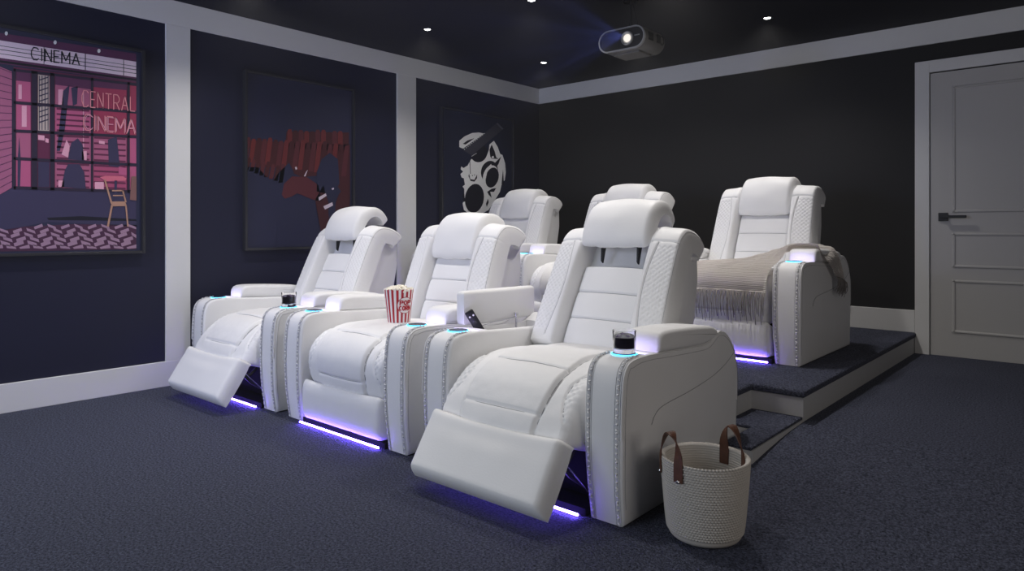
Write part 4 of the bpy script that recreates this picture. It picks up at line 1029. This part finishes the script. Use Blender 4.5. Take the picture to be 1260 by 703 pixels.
# ------------------------------------------------------------------ things on and around the seats
def tumbler(x, y, z, label):
    bm = bmesh.new()
    lathe(bm, [(0, 0), (.038, 0), (.041, .004), (.0435, .080), (.0429, .0815), (.0422, .080), (.0388, .014), (0, .013)], 40)
    g = link('tumbler', bm, M['glass'], smooth=50); g.location = (x, y, z); tag(g, label, 'glass', 'short drinks in the cup holders')
    bm = bmesh.new(); lathe(bm, [(0, .0175), (.0376, .0175), (.0394, .057), (0, .057)], 36)
    d = link('drink', bm, M['cola'], g, smooth=50); d['label'] = 'dark fizzy drink'
    for i, (a, b, c, rz) in enumerate(((-.012, -.02, .051, .4), (.018, .006, .050, 1.1), (-.016, .016, .050, .1))):
        q = BX(-.010, .010, -.010, .010, -.008, .008, bev=.003); ic = link('ice_cube', q, M['ice'], g, smooth=50)
        ic.location = (a, b, c); ic.rotation_euler = (.3, .2, rz)
    return g
tumbler(-1.80+AX, FY+.145, .5935, 'short glass of dark cola on the arm beside the woven basket')
tumbler(-4.095+AX, FY+.145, .5935, 'short glass of dark cola on the arm of the reclined seat closest to the posters')

# popcorn bucket
def popcorn():
    n = 72; H = .185; rb, rt = .058, .080
    bm = bmesh.new(); rings = []
    for j in range(7):
        f = j/6; r = rb+(rt-rb)*f
        row = []
        for k in range(n):
            a = 2*PI*k/n
            z = H*f
            if j == 6: z += .006*abs(math.sin(a*12))
            row.append(bm.verts.new((r*math.cos(a), r*math.sin(a), z)))
        rings.append(row)
    for j in range(6):
        for k in range(n):
            f = bm.faces.new((rings[j][k], rings[j][(k+1) % n], rings[j+1][(k+1) % n], rings[j+1][k])); f.material_index = (k//2) % 2
    bm.faces.new(rings[0][::-1])
    # inner wall
    inn = [[bm.verts.new((v.co.x*.975, v.co.y*.975, v.co.z)) for v in rings[j]] for j in (6, 3)]
    for k in range(n):
        bm.faces.new((rings[6][k], rings[6][(k+1) % n], inn[0][(k+1) % n], inn[0][k]))
        bm.faces.new((inn[0][k], inn[0][(k+1) % n], inn[1][(k+1) % n], inn[1][k]))
    bm.faces.new(inn[1])
    return bm
pc = link('popcorn_bucket', popcorn(), [M['paper_w'], M['paper_r']])
PCX, PCY, PCZ = -2.915, 2.40, .536
pc.location = (PCX, PCY, PCZ)
tag(pc, 'red and white striped popcorn bucket on the upright front seat', 'popcorn bucket')
def on_cone(a, z, off=.001):
    f = z/.185; r = .058+(.080-.058)*f+off
    return (r*math.cos(a), r*math.sin(a), z)
A0 = math.atan2(-PCY, -PCX)+.48
def badge(bm, rad, z0, off, mi):
    c = bm.verts.new(on_cone(A0, z0, off)); ring = []
    for i in range(28):
        t = 2*PI*i/28; ring.append(bm.verts.new(on_cone(A0+rad*math.cos(t)/.07, z0+rad*1.05*math.sin(t), off)))
    for i in range(28): bm.faces.new((c, ring[i], ring[(i+1) % 28])).material_index = mi
bm = bmesh.new(); badge(bm, .043, .105, .0022, 1); badge(bm, .040, .105, .0034, 0)
def stroke(bm, pts, w, mi, off):
    P = [Vector((a, b, 0)) for a, b in pts]
    for p, q in zip(P, P[1:]):
        d = (q-p).normalized(); s = Vector((-d.y, d.x, 0))*w/2; e = d*w*.3
        vs = [bm.verts.new(on_cone(A0+v.x/.07, .105+v.y, off)) for v in (p+s-e, q+s+e, q-s+e, p-s-e)]
        bm.faces.new(vs).material_index = mi
def ring_pts(cx, cy, rx, ry, n=12): return [(cx+rx*math.cos(2*PI*i/n), cy+ry*math.sin(2*PI*i/n)) for i in range(n+1)]
for word, yy in (('POP', .014), ('CORN', -.015)):
    wch = .0185 if len(word) == 3 else .0150
    for i, ch in enumerate(word):
        x = (i-(len(word)-1)/2)*(wch+.002); h = .0115; q = wch*.38
        if ch == 'O': L_ = [ring_pts(x, yy, q, h*.9)]
        elif ch == 'P': L_ = [[(x-q, yy-h), (x-q, yy+h)], [(x-q, yy+h), (x+q, yy+h*.8), (x+q, yy+.1*h), (x-q, yy)]]
        elif ch == 'C': L_ = [ring_pts(x, yy, q, h*.9)[2:11]]
        elif ch == 'R': L_ = [[(x-q, yy-h), (x-q, yy+h)], [(x-q, yy+h), (x+q, yy+h*.8), (x+q, yy+.1*h), (x-q, yy)], [(x, yy), (x+q, yy-h)]]
        else: L_ = [[(x-q, yy-h), (x-q, yy+h), (x+q, yy-h), (x+q, yy+h)]]
        for l in L_: stroke(bm, l, .0058, 1, .0048)
bd = link('badge', bm, [M['paper_w'], M['paper_r']], pc); bd['label'] = 'round white badge lettered POP CORN'
bm = bmesh.new()
rnd = random.Random(5)
for i in range(95):
    a = rnd.random()*2*PI; rr = .072*math.sqrt(rnd.random()); z = .176+.022*(1-(rr/.075)**2)+rnd.uniform(-.004, .006)
    for k in range(3):
        v = bmesh.ops.create_icosphere(bm, subdivisions=1, radius=rnd.uniform(.006, .010))['verts']
        o = Vector((rr*math.cos(a)+rnd.uniform(-.006, .006), rr*math.sin(a)+rnd.uniform(-.006, .006), z+rnd.uniform(-.004, .004)))
        for q in v: q.co = q.co+o
pcn = link('popcorn', bm, M['corn'], pc, smooth='all'); pcn['kind'] = 'stuff'

# remote control leaning in the opened storage box
bm = BX(-.021, .021, -.010, .010, 0, .155, bev=.006, seg=3)
rem = link('remote_control', bm, M['black'], smooth=50)
rem.location = (-1.80-AX-.012, 2.375, .528); rem.rotation_euler = (math.radians(4), math.radians(-31), math.radians(48))
tag(rem, 'slim black remote control leaning out of the opened storage arm', 'remote')
for i, (x, z) in enumerate(((-.009, .128), (.010, .128))):
    b = bmesh.new(); lathe(b, [(.0045, 0), (.0045, .002), (0, .0025)], 12)
    for v in b.verts: v.co = Vector((x+v.co.x, -.010-v.co.z, z+v.co.y))
    bo = link('button', b, M['paper_w'], rem); bo['label'] = 'small white button'
b = bmesh.new(); lathe(b, [(.011, 0), (.011, .0015), (.006, .0025), (0, .002)], 18)
for v in b.verts: v.co = Vector((v.co.x, -.010-v.co.z, .095+v.co.y))
link('dial', b, M['frame'], rem)

# woven basket with leather handles
BKX, BKY = -1.045, 2.185
BKZ = floor_z(BKX, BKY)
def basket():
    n = 320; bm = bmesh.new(); prof = []
    H = .272; coils = 29
    def rad(f): return .118+.030*min(1, f/.25)**.6*.55 + .0155*f
    pts = []
    for i in range(9): pts.append((.105*i/8, .004))
    for i in range(7):
        a = PI/2*i/6; pts.append((.100+.022*math.sin(a), .004+.024*(1-math.cos(a))))
    m = coils*4
    for i in range(1, m+1):
        f = i/m
        pts.append((.122+.022*f**.75+.0032*abs(math.sin(PI*coils*f)), .028+(H-.028)*f))
    out = len(pts)
    for i in range(m, -1, -1):
        f = i/m
        pts.append((.122+.022*f**.75-.010-.0028*abs(math.sin(PI*coils*f)), max(.02, .028+(H-.028)*f-.004)))
    pts.append((0, .02))
    rings = []
    for j, (r, z) in enumerate(pts):
        if r < 1e-6: rings.append([bm.verts.new((0, 0, z))]); continue
        row = []
        for k in range(n):
            a = 2*PI*k/n; rr = r
            if 15 < j < out: rr += .0013*math.sin(k*PI+0.0) if False else     .0023*math.cos(a*80+(int((z-.028)/((H-.028)/coils)) % 2)*PI)
            row.append(bm.verts.new((rr*math.cos(a), rr*math.sin(a), z)))
        rings.append(row)
    for a, b in zip(rings, rings[1:]):
        for k in range(n):
            k2 = (k+1) % n
            if len(a) == 1: bm.faces.new((a[0], b[k2], b[k]))
            elif len(b) == 1: bm.faces.new((a[k], a[k2], b[0]))
            else: bm.faces.new((a[k], a[k2], b[k2], b[k]))
    return bm
bk = link('basket', basket(), M['rope'], smooth='all'); bk.location = (BKX, BKY, BKZ)
tag(bk, 'cream woven rope basket with brown leather handles on the carpet', 'basket')
def handle(ang, R):
    """strap rising from the outside of the wall at one spot, over, and down at the next"""
    bm = bmesh.new()
    w = .034
    cen = []
    spread = .40
    rows = []
    N = 28
    for i in range(N+1):
        t = i/N
        if t < .2: a = ang-spread; z = .213+.062*t/.2
        elif t > .8: a = ang+spread; z = .213+.062*(1-t)/.2
        else:
            u = (t-.2)/.6; a = ang-spread*math.cos(PI*u); z = .275+.085*math.sin(PI*u)
        r = R-.002 if z < .277 else R-.002-.018*math.sin(PI*max(0, min(1, (t-.2)/.6)))
        c = Vector((r*math.cos(a), r*math.sin(a), z))
        tang = Vector((-math.sin(a), math.cos(a), 0)); rad = Vector((math.cos(a), math.sin(a), 0))
        if t <= .2: d = tang
        elif t >= .8: d = tang
        else:
            u = (t-.2)/.6
            d = (tang*math.cos(0)*abs(math.cos(PI*u))**.8 + rad*math.sin(PI*u)*.9).normalized() if u <= .5 else (tang*abs(math.cos(PI*u))**.8 - rad*math.sin(PI*u)*-.9).normalized()
        rows.append((c, d, rad))
    G = []
    for i, (c, d, rad) in enumerate(rows):
        nx = rows[min(N, i+1)][0]-rows[max(0, i-1)][0]
        nrm = nx.cross(d).normalized()
        G.append([bm.verts.new(p) for p in (c-d*w/2+nrm*.0018, c+d*w/2+nrm*.0018, c+d*w/2-nrm*.0018, c-d*w/2-nrm*.0018)])
    for a, b in zip(G, G[1:]):
        for k in range(4): bm.faces.new((a[k], a[(k+1) % 4], b[(k+1) % 4], b[k]))
    bm.faces.new(G[0]); bm.faces.new(G[-1][::-1])
    return bm, spread
for ang, R in ((math.radians(238), .1495), (math.radians(62), .1300)):
    hb, spread = handle(ang, R)
    h = link('handle', hb, M['leatherette'], bk, smooth=50); h['label'] = 'brown leather strap handle'
    for s in (-1, 1):
        b = bmesh.new(); lathe(b, [(.0065, 0), (.0055, .002), (0, .003)], 14)
        a = ang+s*spread; Mx = Matrix.Translation(((R+.001)*math.cos(a), (R+.001)*math.sin(a), .215)) @ Matrix.Rotation(a, 4, 'Z') @ Matrix.Rotation(PI/2, 4, 'Y')
        for v in b.verts: v.co = Mx @ v.co
        rv = link('rivet', b, M['chrome_dot'], h); rv['label'] = 'silver rivet'

# throw over the right arm and seat of the platform recliner
CX6, CY6, CZ6 = -1.835, BYY, PZ
def throw():
    rows = [((-.335, -.030, .405), (.338, -.030, .415)),
            ((-.335, -.032, .455), (.338, -.032, .460)),
            ((-.325, .015, .515), (.336, .010, .515)),
            ((-.32, .065, .535), (.334, .065, .545)),
            ((-.23, .14, .556), (.334, .12, .564)),
            ((-.06, .27, .574), (.334, .18, .580)),
            ((.09, .41, .585), (.336, .23, .602)),
            ((.23, .50, .612), (.344, .270, .640)),
            ((.330, .56, .650), (.360, .300, .672)),
            ((.42, .58, .672), (.44, .310, .686)),
            ((.50, .59, .668), (.505, .315, .680)),
            ((.526, .60, .640), (.526, .325, .645)),
            ((.542, .62, .590), (.542, .36, .595)),
            ((.550, .64, .525), (.548, .44, .540)),
            ((.550, .66, .460), (.548, .52, .490))]
    NU = 40; NV = 80
    A = spline([r[0] for r in rows], NV)[0]; Bq = spline([r[1] for r in rows], NV)[0]
    bm = bmesh.new(); g = []
    for i in range(NV):
        row = []
        f = i/(NV-1)
        for j in range(NU):
            u = j/(NU-1)
            p = A[i].lerp(Bq[i], u)
            fold = .010*math.sin(u*9+f*4)*(1-abs(2*u-1)**3)+.008*noise.noise(Vector((u*6, f*9, .7)))+.004*math.sin(u*30+3*math.sin(f*9))
            up = Vector((0, -.75, .25)) if f < .16 else (Vector((0, 0, 1)) if f < .80 else Vector((1, 0, 0)))
            p = p + up*(abs(fold)+.004)
            row.append(bm.verts.new(p))
        g.append(row)
    for i in range(NV-1):
        for j in range(NU-1): bm.faces.new((g[i][j], g[i][j+1], g[i+1][j+1], g[i+1][j]))
    return bm, [v.co.copy() for v in g[0]], [v.co.copy() for v in g[-1]]
bm, edge0, edge1 = throw()
ext = bmesh.ops.solidify(bm, geom=bm.faces[:], thickness=.006)
th = link('throw', bm, M['throw'], smooth='all'); th.location = (CX6, CY6, CZ6)
tag(th, 'beige knitted throw with long fringe over the platform recliner', 'throw blanket')
# knit ribs in the material
nt = M['throw'].node_tree
wv = nt.nodes.new('ShaderNodeTexWave'); wv.inputs['Scale'].default_value = 38; wv.bands_direction = 'Z'; wv.inputs['Distortion'].default_value = 1.5
tc = nt.nodes.new('ShaderNodeTexCoord'); bp = nt.nodes.new('ShaderNodeBump'); bp.inputs['Strength'].default_value = .6; bp.inputs['Distance'].default_value = .006
nt.links.new(tc.outputs['Object'], wv.inputs['Vector']); nt.links.new(wv.outputs['Fac'], bp.inputs['Height']); nt.links.new(bp.outputs['Normal'], nt.nodes['Principled BSDF'].inputs['Normal'])
bm = bmesh.new(); rnd = random.Random(11)
def strands(edge, n, ln, out):
    for i in range(n):
        t = (i+rnd.uniform(.1, .9))/n*(len(edge)-1); k = min(len(edge)-2, int(t)); p = edge[k].lerp(edge[k+1], t-k)
        l = ln*rnd.uniform(.72, 1.12); q = p.copy(); pts = [p]
        dx = rnd.uniform(-.010, .010)
        for s in range(1, 5):
            f = s/4
            pts.append(p+Vector((dx*f+rnd.uniform(-.002, .002), 0, -l*f)) + out*(.004+.012*math.sin(PI*f)+rnd.uniform(0, .006)))
        tube(bm, pts, [.0024, .0023, .0022, .0021, .0016], 5)
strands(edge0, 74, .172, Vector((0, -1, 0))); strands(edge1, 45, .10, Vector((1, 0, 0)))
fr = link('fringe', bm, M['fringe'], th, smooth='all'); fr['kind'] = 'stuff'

# projector hung from the ceiling
pj = thing('projector', 'grey cinema projector hanging from the black ceiling', 'projector', (-2.443, 3.88, 2.295))
W, HH, D = .176, .074, .27
def stad(w, h, n=14):
    r = h; out = []
    for i in range(n+1): a = -PI/2+PI*i/n; out.append((w-r+r*math.cos(a), r*math.sin(a)))
    for i in range(n+1): a = PI/2+PI*i/n; out.append((-w+r+r*math.cos(a), r*math.sin(a)))
    return out
bm = bmesh.new(); prism(bm, stad(W, HH), 'y', .012, D, bev=.012, seg=3); link('casing', bm, M['proj'], pj, smooth=40)
bm = bmesh.new()                                                     # silver front rim
o_ = stad(W, HH); i_ = stad(W-.009, HH-.009)
V = [[bm.verts.new((x, y, z)) for x, z in loop] for loop, y in ((o_, .014), (o_, -.004), (i_, -.004), (i_, .010))]
for a, b in zip(V, V[1:]):
    for k in range(len(a)): bm.faces.new((a[k], a[(k+1) % len(a)], b[(k+1) % len(a)], b[k]))
link('front_rim', bm, M['proj_rim'], pj, smooth=40)
bm = bmesh.new(); prism(bm, stad(W-.009, HH-.009), 'y', .004, .012); link('front_panel', bm, M['black'], pj)
def yl(prof, c, n=32):
    b = bmesh.new(); lathe(b, prof, n)
    for v in b.verts: v.co = Vector((c[0]+v.co.x, c[1]-v.co.z, c[2]+v.co.y))
    return b
lx = .045
lr = link('lens_barrel', yl([(.046, 0), (.046, .010), (.040, .014), (.032, .010), (.028, .004), (0, .003)], (lx, .006, 0)), M['proj_rim'], pj, smooth=40)
le = link('lens', yl([(.026, .004), (.024, .010), (.012, .013), (0, .014)], (lx, .006, 0)), M['lens'], lr, smooth=60); le['label'] = 'bright glowing lens'
bm = bmesh.new()
for i in range(5): box(bm, .098+i*.008, .1045+i*.008, .002, .0045, .006, .013)
link('nameplate', bm, M['proj_rim'], pj)
bm = BX(-.10, .10, .06, .22, -.086, -.070, bev=.004); link('underside_foot', bm, M['proj'], pj)
bm = bmesh.new()
for k in range(9): link('vent_slot', BX(W-.004, W+.001, .05+k*.007, .053+k*.007, -.02, .03), M['black'], pj)
link('side_latch', BX(W-.01, W+.004, .16, .20, -.02, .035, bev=.003), M['black'], pj)
tube(bm, [(W-.002+.001, .225+.022*math.cos(a), .005+.03*math.sin(a)) for a in [2*PI*i/20 for i in range(20)]], .003, 6, closed=True)
link('side_socket', bm, M['black'], pj)
bm = bmesh.new(); tube(bm, [(.0, .12, .07), (.0, .12, CZ-2.295)], .007, 10); tube(bm, [(.035, .16, .07), (.03, .15, .14), (.0, .14, CZ-2.295)], .003, 8)
lathe(bm, [(.05, CZ-2.295-.012), (.05, CZ-2.295), (0, CZ-2.295)], 20, (0, .12, 0)); lathe(bm, [(.03, .10), (.012, .11), (.009, .14)], 16, (0, .12, 0)); box(bm, -.05, .06, .08, .17, .068, .080)
link('ceiling_mount', bm, M['frame'], pj, smooth=40)

# recessed downlights
for i, ((x, y), lab) in enumerate((((-3.969, 3.548), 'small recessed ceiling downlight above the red seats poster, left of the others'), ((-2.937, 3.553), 'small recessed ceiling downlight at the top edge left of the projector'),
                                   ((-1.899, 4.981), 'small recessed ceiling downlight right of the projector'), ((-3.959, 4.965), 'small recessed ceiling downlight by the far ceiling corner'))):
    d = thing('downlight', lab, 'ceiling light', (x, y, CZ), 0, 'recessed ceiling downlights')
    b = bmesh.new(); lathe(b, [(.040, 0), (.040, -.003), (.027, -.004), (.024, 0)], 28); link('bezel', b, M['frame'], d, smooth=40)
    b = bmesh.new(); lathe(b, [(.024, -.001), (.020, -.004), (0, -.005)], 24); link('lens', b, M['lamp'], d, smooth=60)

# posters on the left wall
PM = {}
def pmat(n, c, rough=.45):
    PM[n] = mat('print_'+n, tuple(min(.85, v*1.5) for v in c), rough, .35)
for n, c in dict(navy=(.016, .018, .042), ink=(.006, .006, .012), plum=(.075, .022, .060), marquee=(.57, .46, .52), bulb=(.70, .60, .62), brick_pink=(.24, .075, .14), magenta_dark=(.085, .016, .045),
                 hot_pink=(.32, .07, .15), rose=(.27, .075, .14), neon_ground=(.23, .028, .065), magenta=(.26, .05, .11), lattice=(.36, .30, .27), navy_mid=(.030, .026, .060), pale_pink=(.50, .25, .33), neon_red=(.75, .22, .24),
                 mullion=(.020, .014, .030), plum_floor=(.045, .015, .036), tile_pink=(.24, .15, .21), table_pink=(.42, .10, .15), wood=(.30, .17, .12), wood_dark=(.15, .075, .07),
                 deep_red=(.038, .008, .009), seat_red=(.090, .014, .014), dull_red=(.060, .012, .015), navy_ink=(.013, .014, .034), glint=(.42, .36, .40),
                 grey_white=(.55, .55, .55), slate=(.030, .030, .042), slate_edge=(.075, .075, .10), poster3=(.008, .010, .026)).items(): pmat(n, c)
def poster(y0, y1, z0, z1, art, ground, label):
    p = thing('poster', label, 'poster', (LX, y0, z0), 0, 'framed film posters')
    w, h = y1-y0, z1-z0
    b = bmesh.new(); fw = .018
    for a in ((0, fw, 0, h), (w-fw, w, 0, h), (fw, w-fw, 0, fw), (fw, w-fw, h-fw, h)): box(b, 0, .042, a[0], a[1], a[2], a[3], bev=.002)
    link('frame', b, M['frame'], p)
    b = bmesh.new(); names = [ground]
    box(b, .004, .018, fw, w-fw, fw, h-fw)
    for mname, k, pts in art:
        if mname not in names: names.append(mname)
        mi = names.index(mname)
        q = []
        for y, z in pts:
            y = min(w-fw, max(fw, y-y0)); z = min(h-fw, max(fw, z-z0)); q.append((y, z))
        x = .0185+.0006*k
        vs = []
        for y, z in q:
            if not vs or (Vector(vs[-1])-Vector((x, y, z))).length > 1e-5: vs.append((x, y, z))
        if len(vs) > 2:
            try: f = b.faces.new([b.verts.new(v) for v in vs])
            except ValueError: continue
            f.material_index = mi
            f.normal_update()
            if f.normal.x < 0: f.normal_flip()
    me = bpy.data.meshes.new('print'); b.to_mesh(me); b.free()
    for n_ in names: me.materials.append(PM[n_])
    o = bpy.data.objects.new('print', me); C.objects.link(o); o.parent = p
    return p
poster(.83, 1.790, .890, 2.205, POSTER1, 'navy', 'framed pink poster of a cinema front, lettered CINEMA')
poster(2.470, 3.425, .890, 2.200, POSTER2, 'navy_ink', 'framed dark poster of rows of red cinema seats')
poster(4.400, 5.430, .890, 2.190, POSTER3, 'poster3', 'framed dark poster of a white film reel mask under a clapperboard')

# ------------------------------------------------------------------ light
def area(name, loc, target, sx, sy, col, e, spread=180):
    l = bpy.data.lights.new(name, 'AREA'); l.shape = 'RECTANGLE'; l.size = sx; l.size_y = sy; l.color = col; l.energy = e; l.spread = math.radians(spread)
    o = bpy.data.objects.new(name, l); C.objects.link(o); o.location = loc
    o.rotation_euler = (Vector(target)-Vector(loc)).to_track_quat('-Z', 'Y').to_euler()
    return o
def spot(name, loc, target, e, col, ang=90, blend=.6, rad=.04):
    l = bpy.data.lights.new(name, 'SPOT'); l.energy = e; l.color = col; l.spot_size = math.radians(ang); l.spot_blend = blend; l.shadow_soft_size = rad
    o = bpy.data.objects.new(name, l); C.objects.link(o); o.location = loc
    o.rotation_euler = (Vector(target)-Vector(loc)).to_track_quat('-Z', 'Y').to_euler()
    return o
area('screen_light', (-3.0, -1.5, 1.35), (-2.8, 2.5, .9), 3.0, 1.7, (.82, .89, 1.0), 56)
WARM = (1.0, .955, .92)
for x, y, e in ((-3.969, 3.548, 45), (-2.937, 3.553, 32), (-1.899, 4.981, 46), (-3.959, 4.965, 30), (-3.969, 2.1, 58), (-2.937, 2.1, 40), (-1.899, 2.1, 42), (-1.899, 3.548, 80), (-2.937, 4.98, 30), (-3.969, .7, 60)):
    spot('downlight_beam', (x, y, CZ-.02), (x, y, 0), e, WARM, 132, 1.0)
# the projector's beam, broken into faint rays by the picture it throws, through the hazy air of the room
pb = spot('projector_beam', (-2.398, 3.83, 2.295), (-3.1, -1.6, 1.25), 420, (.16, .22, 1.0), 52, .5, .01)
lt = pb.data; lt.use_nodes = True; ln = lt.node_tree
g_ = ln.nodes.new('ShaderNodeTexCoord'); mp = ln.nodes.new('ShaderNodeMapping'); mp.inputs['Scale'].default_value = (3, 16, 3)
nz = ln.nodes.new('ShaderNodeTexNoise'); nz.inputs['Scale'].default_value = 1.0; nz.inputs['Detail'].default_value = 2
cr = ln.nodes.new('ShaderNodeValToRGB'); cr.color_ramp.elements[0].position = .38; cr.color_ramp.elements[1].position = .66
ln.links.new(g_.outputs['Normal'], mp.inputs['Vector']); ln.links.new(mp.outputs[0], nz.inputs['Vector']); ln.links.new(nz.outputs['Fac'], cr.inputs['Fac'])
em = ln.nodes['Emission']; ln.links.new(cr.outputs['Color'], em.inputs['Strength'])
# added tint spots, blue along the poster wall, violet towards the door
spot('tint_spot', (-3.7, -1.35, 1.9), (-4.3, 3.6, .9), 80, (.25, .33, 1.0), 75, .8, .25)
spot('tint_spot', (1.0, -1.2, 2.2), (-.5, 5.8, 2.35), 32, (.62, .52, 1.0), 34, .9, .25)
area('room_fill', (1.4, 1.5, 1.6), (-2.5, 3.5, .8), 1.5, 1.6, (1.0, .93, .88), 15)
w = bpy.data.worlds.new('world'); sc.world = w; w.use_nodes = True
nt = w.node_tree
nt.nodes['Background'].inputs[0].default_value = (.55, .57, .65, 1); nt.nodes['Background'].inputs[1].default_value = .04
vs = nt.nodes.new('ShaderNodeVolumeScatter'); vs.inputs['Density'].default_value = .0055; vs.inputs['Anisotropy'].default_value = .2
nt.links.new(vs.outputs[0], nt.nodes['World Output'].inputs['Volume'])

# ------------------------------------------------------------------ camera
F, CXP, HYP = 847.5, 630.0, 281.4
cd = bpy.data.cameras.new('camera'); cam = bpy.data.objects.new('camera', cd); C.objects.link(cam)
cam.location = (0, 0, 1.05)
yaw = math.atan(742/847.5)
cam.rotation_euler = (PI/2, 0, yaw)
cd.sensor_fit = 'HORIZONTAL'; cd.sensor_width = 36; cd.lens = F*36/1260
cd.shift_y = (HYP-351.5)/1260
cd.clip_start = .02
sc.camera = cam
sc.view_settings.view_transform = 'Standard'; sc.view_settings.look = 'None'
sc.view_settings.gamma = 1; sc.view_settings.use_curve_mapping = False
sc.view_settings.exposure = 0
sc.cycles.use_denoising = True
sc.cycles.max_bounces = 8
sc.cycles.sample_clamp_indirect = 4
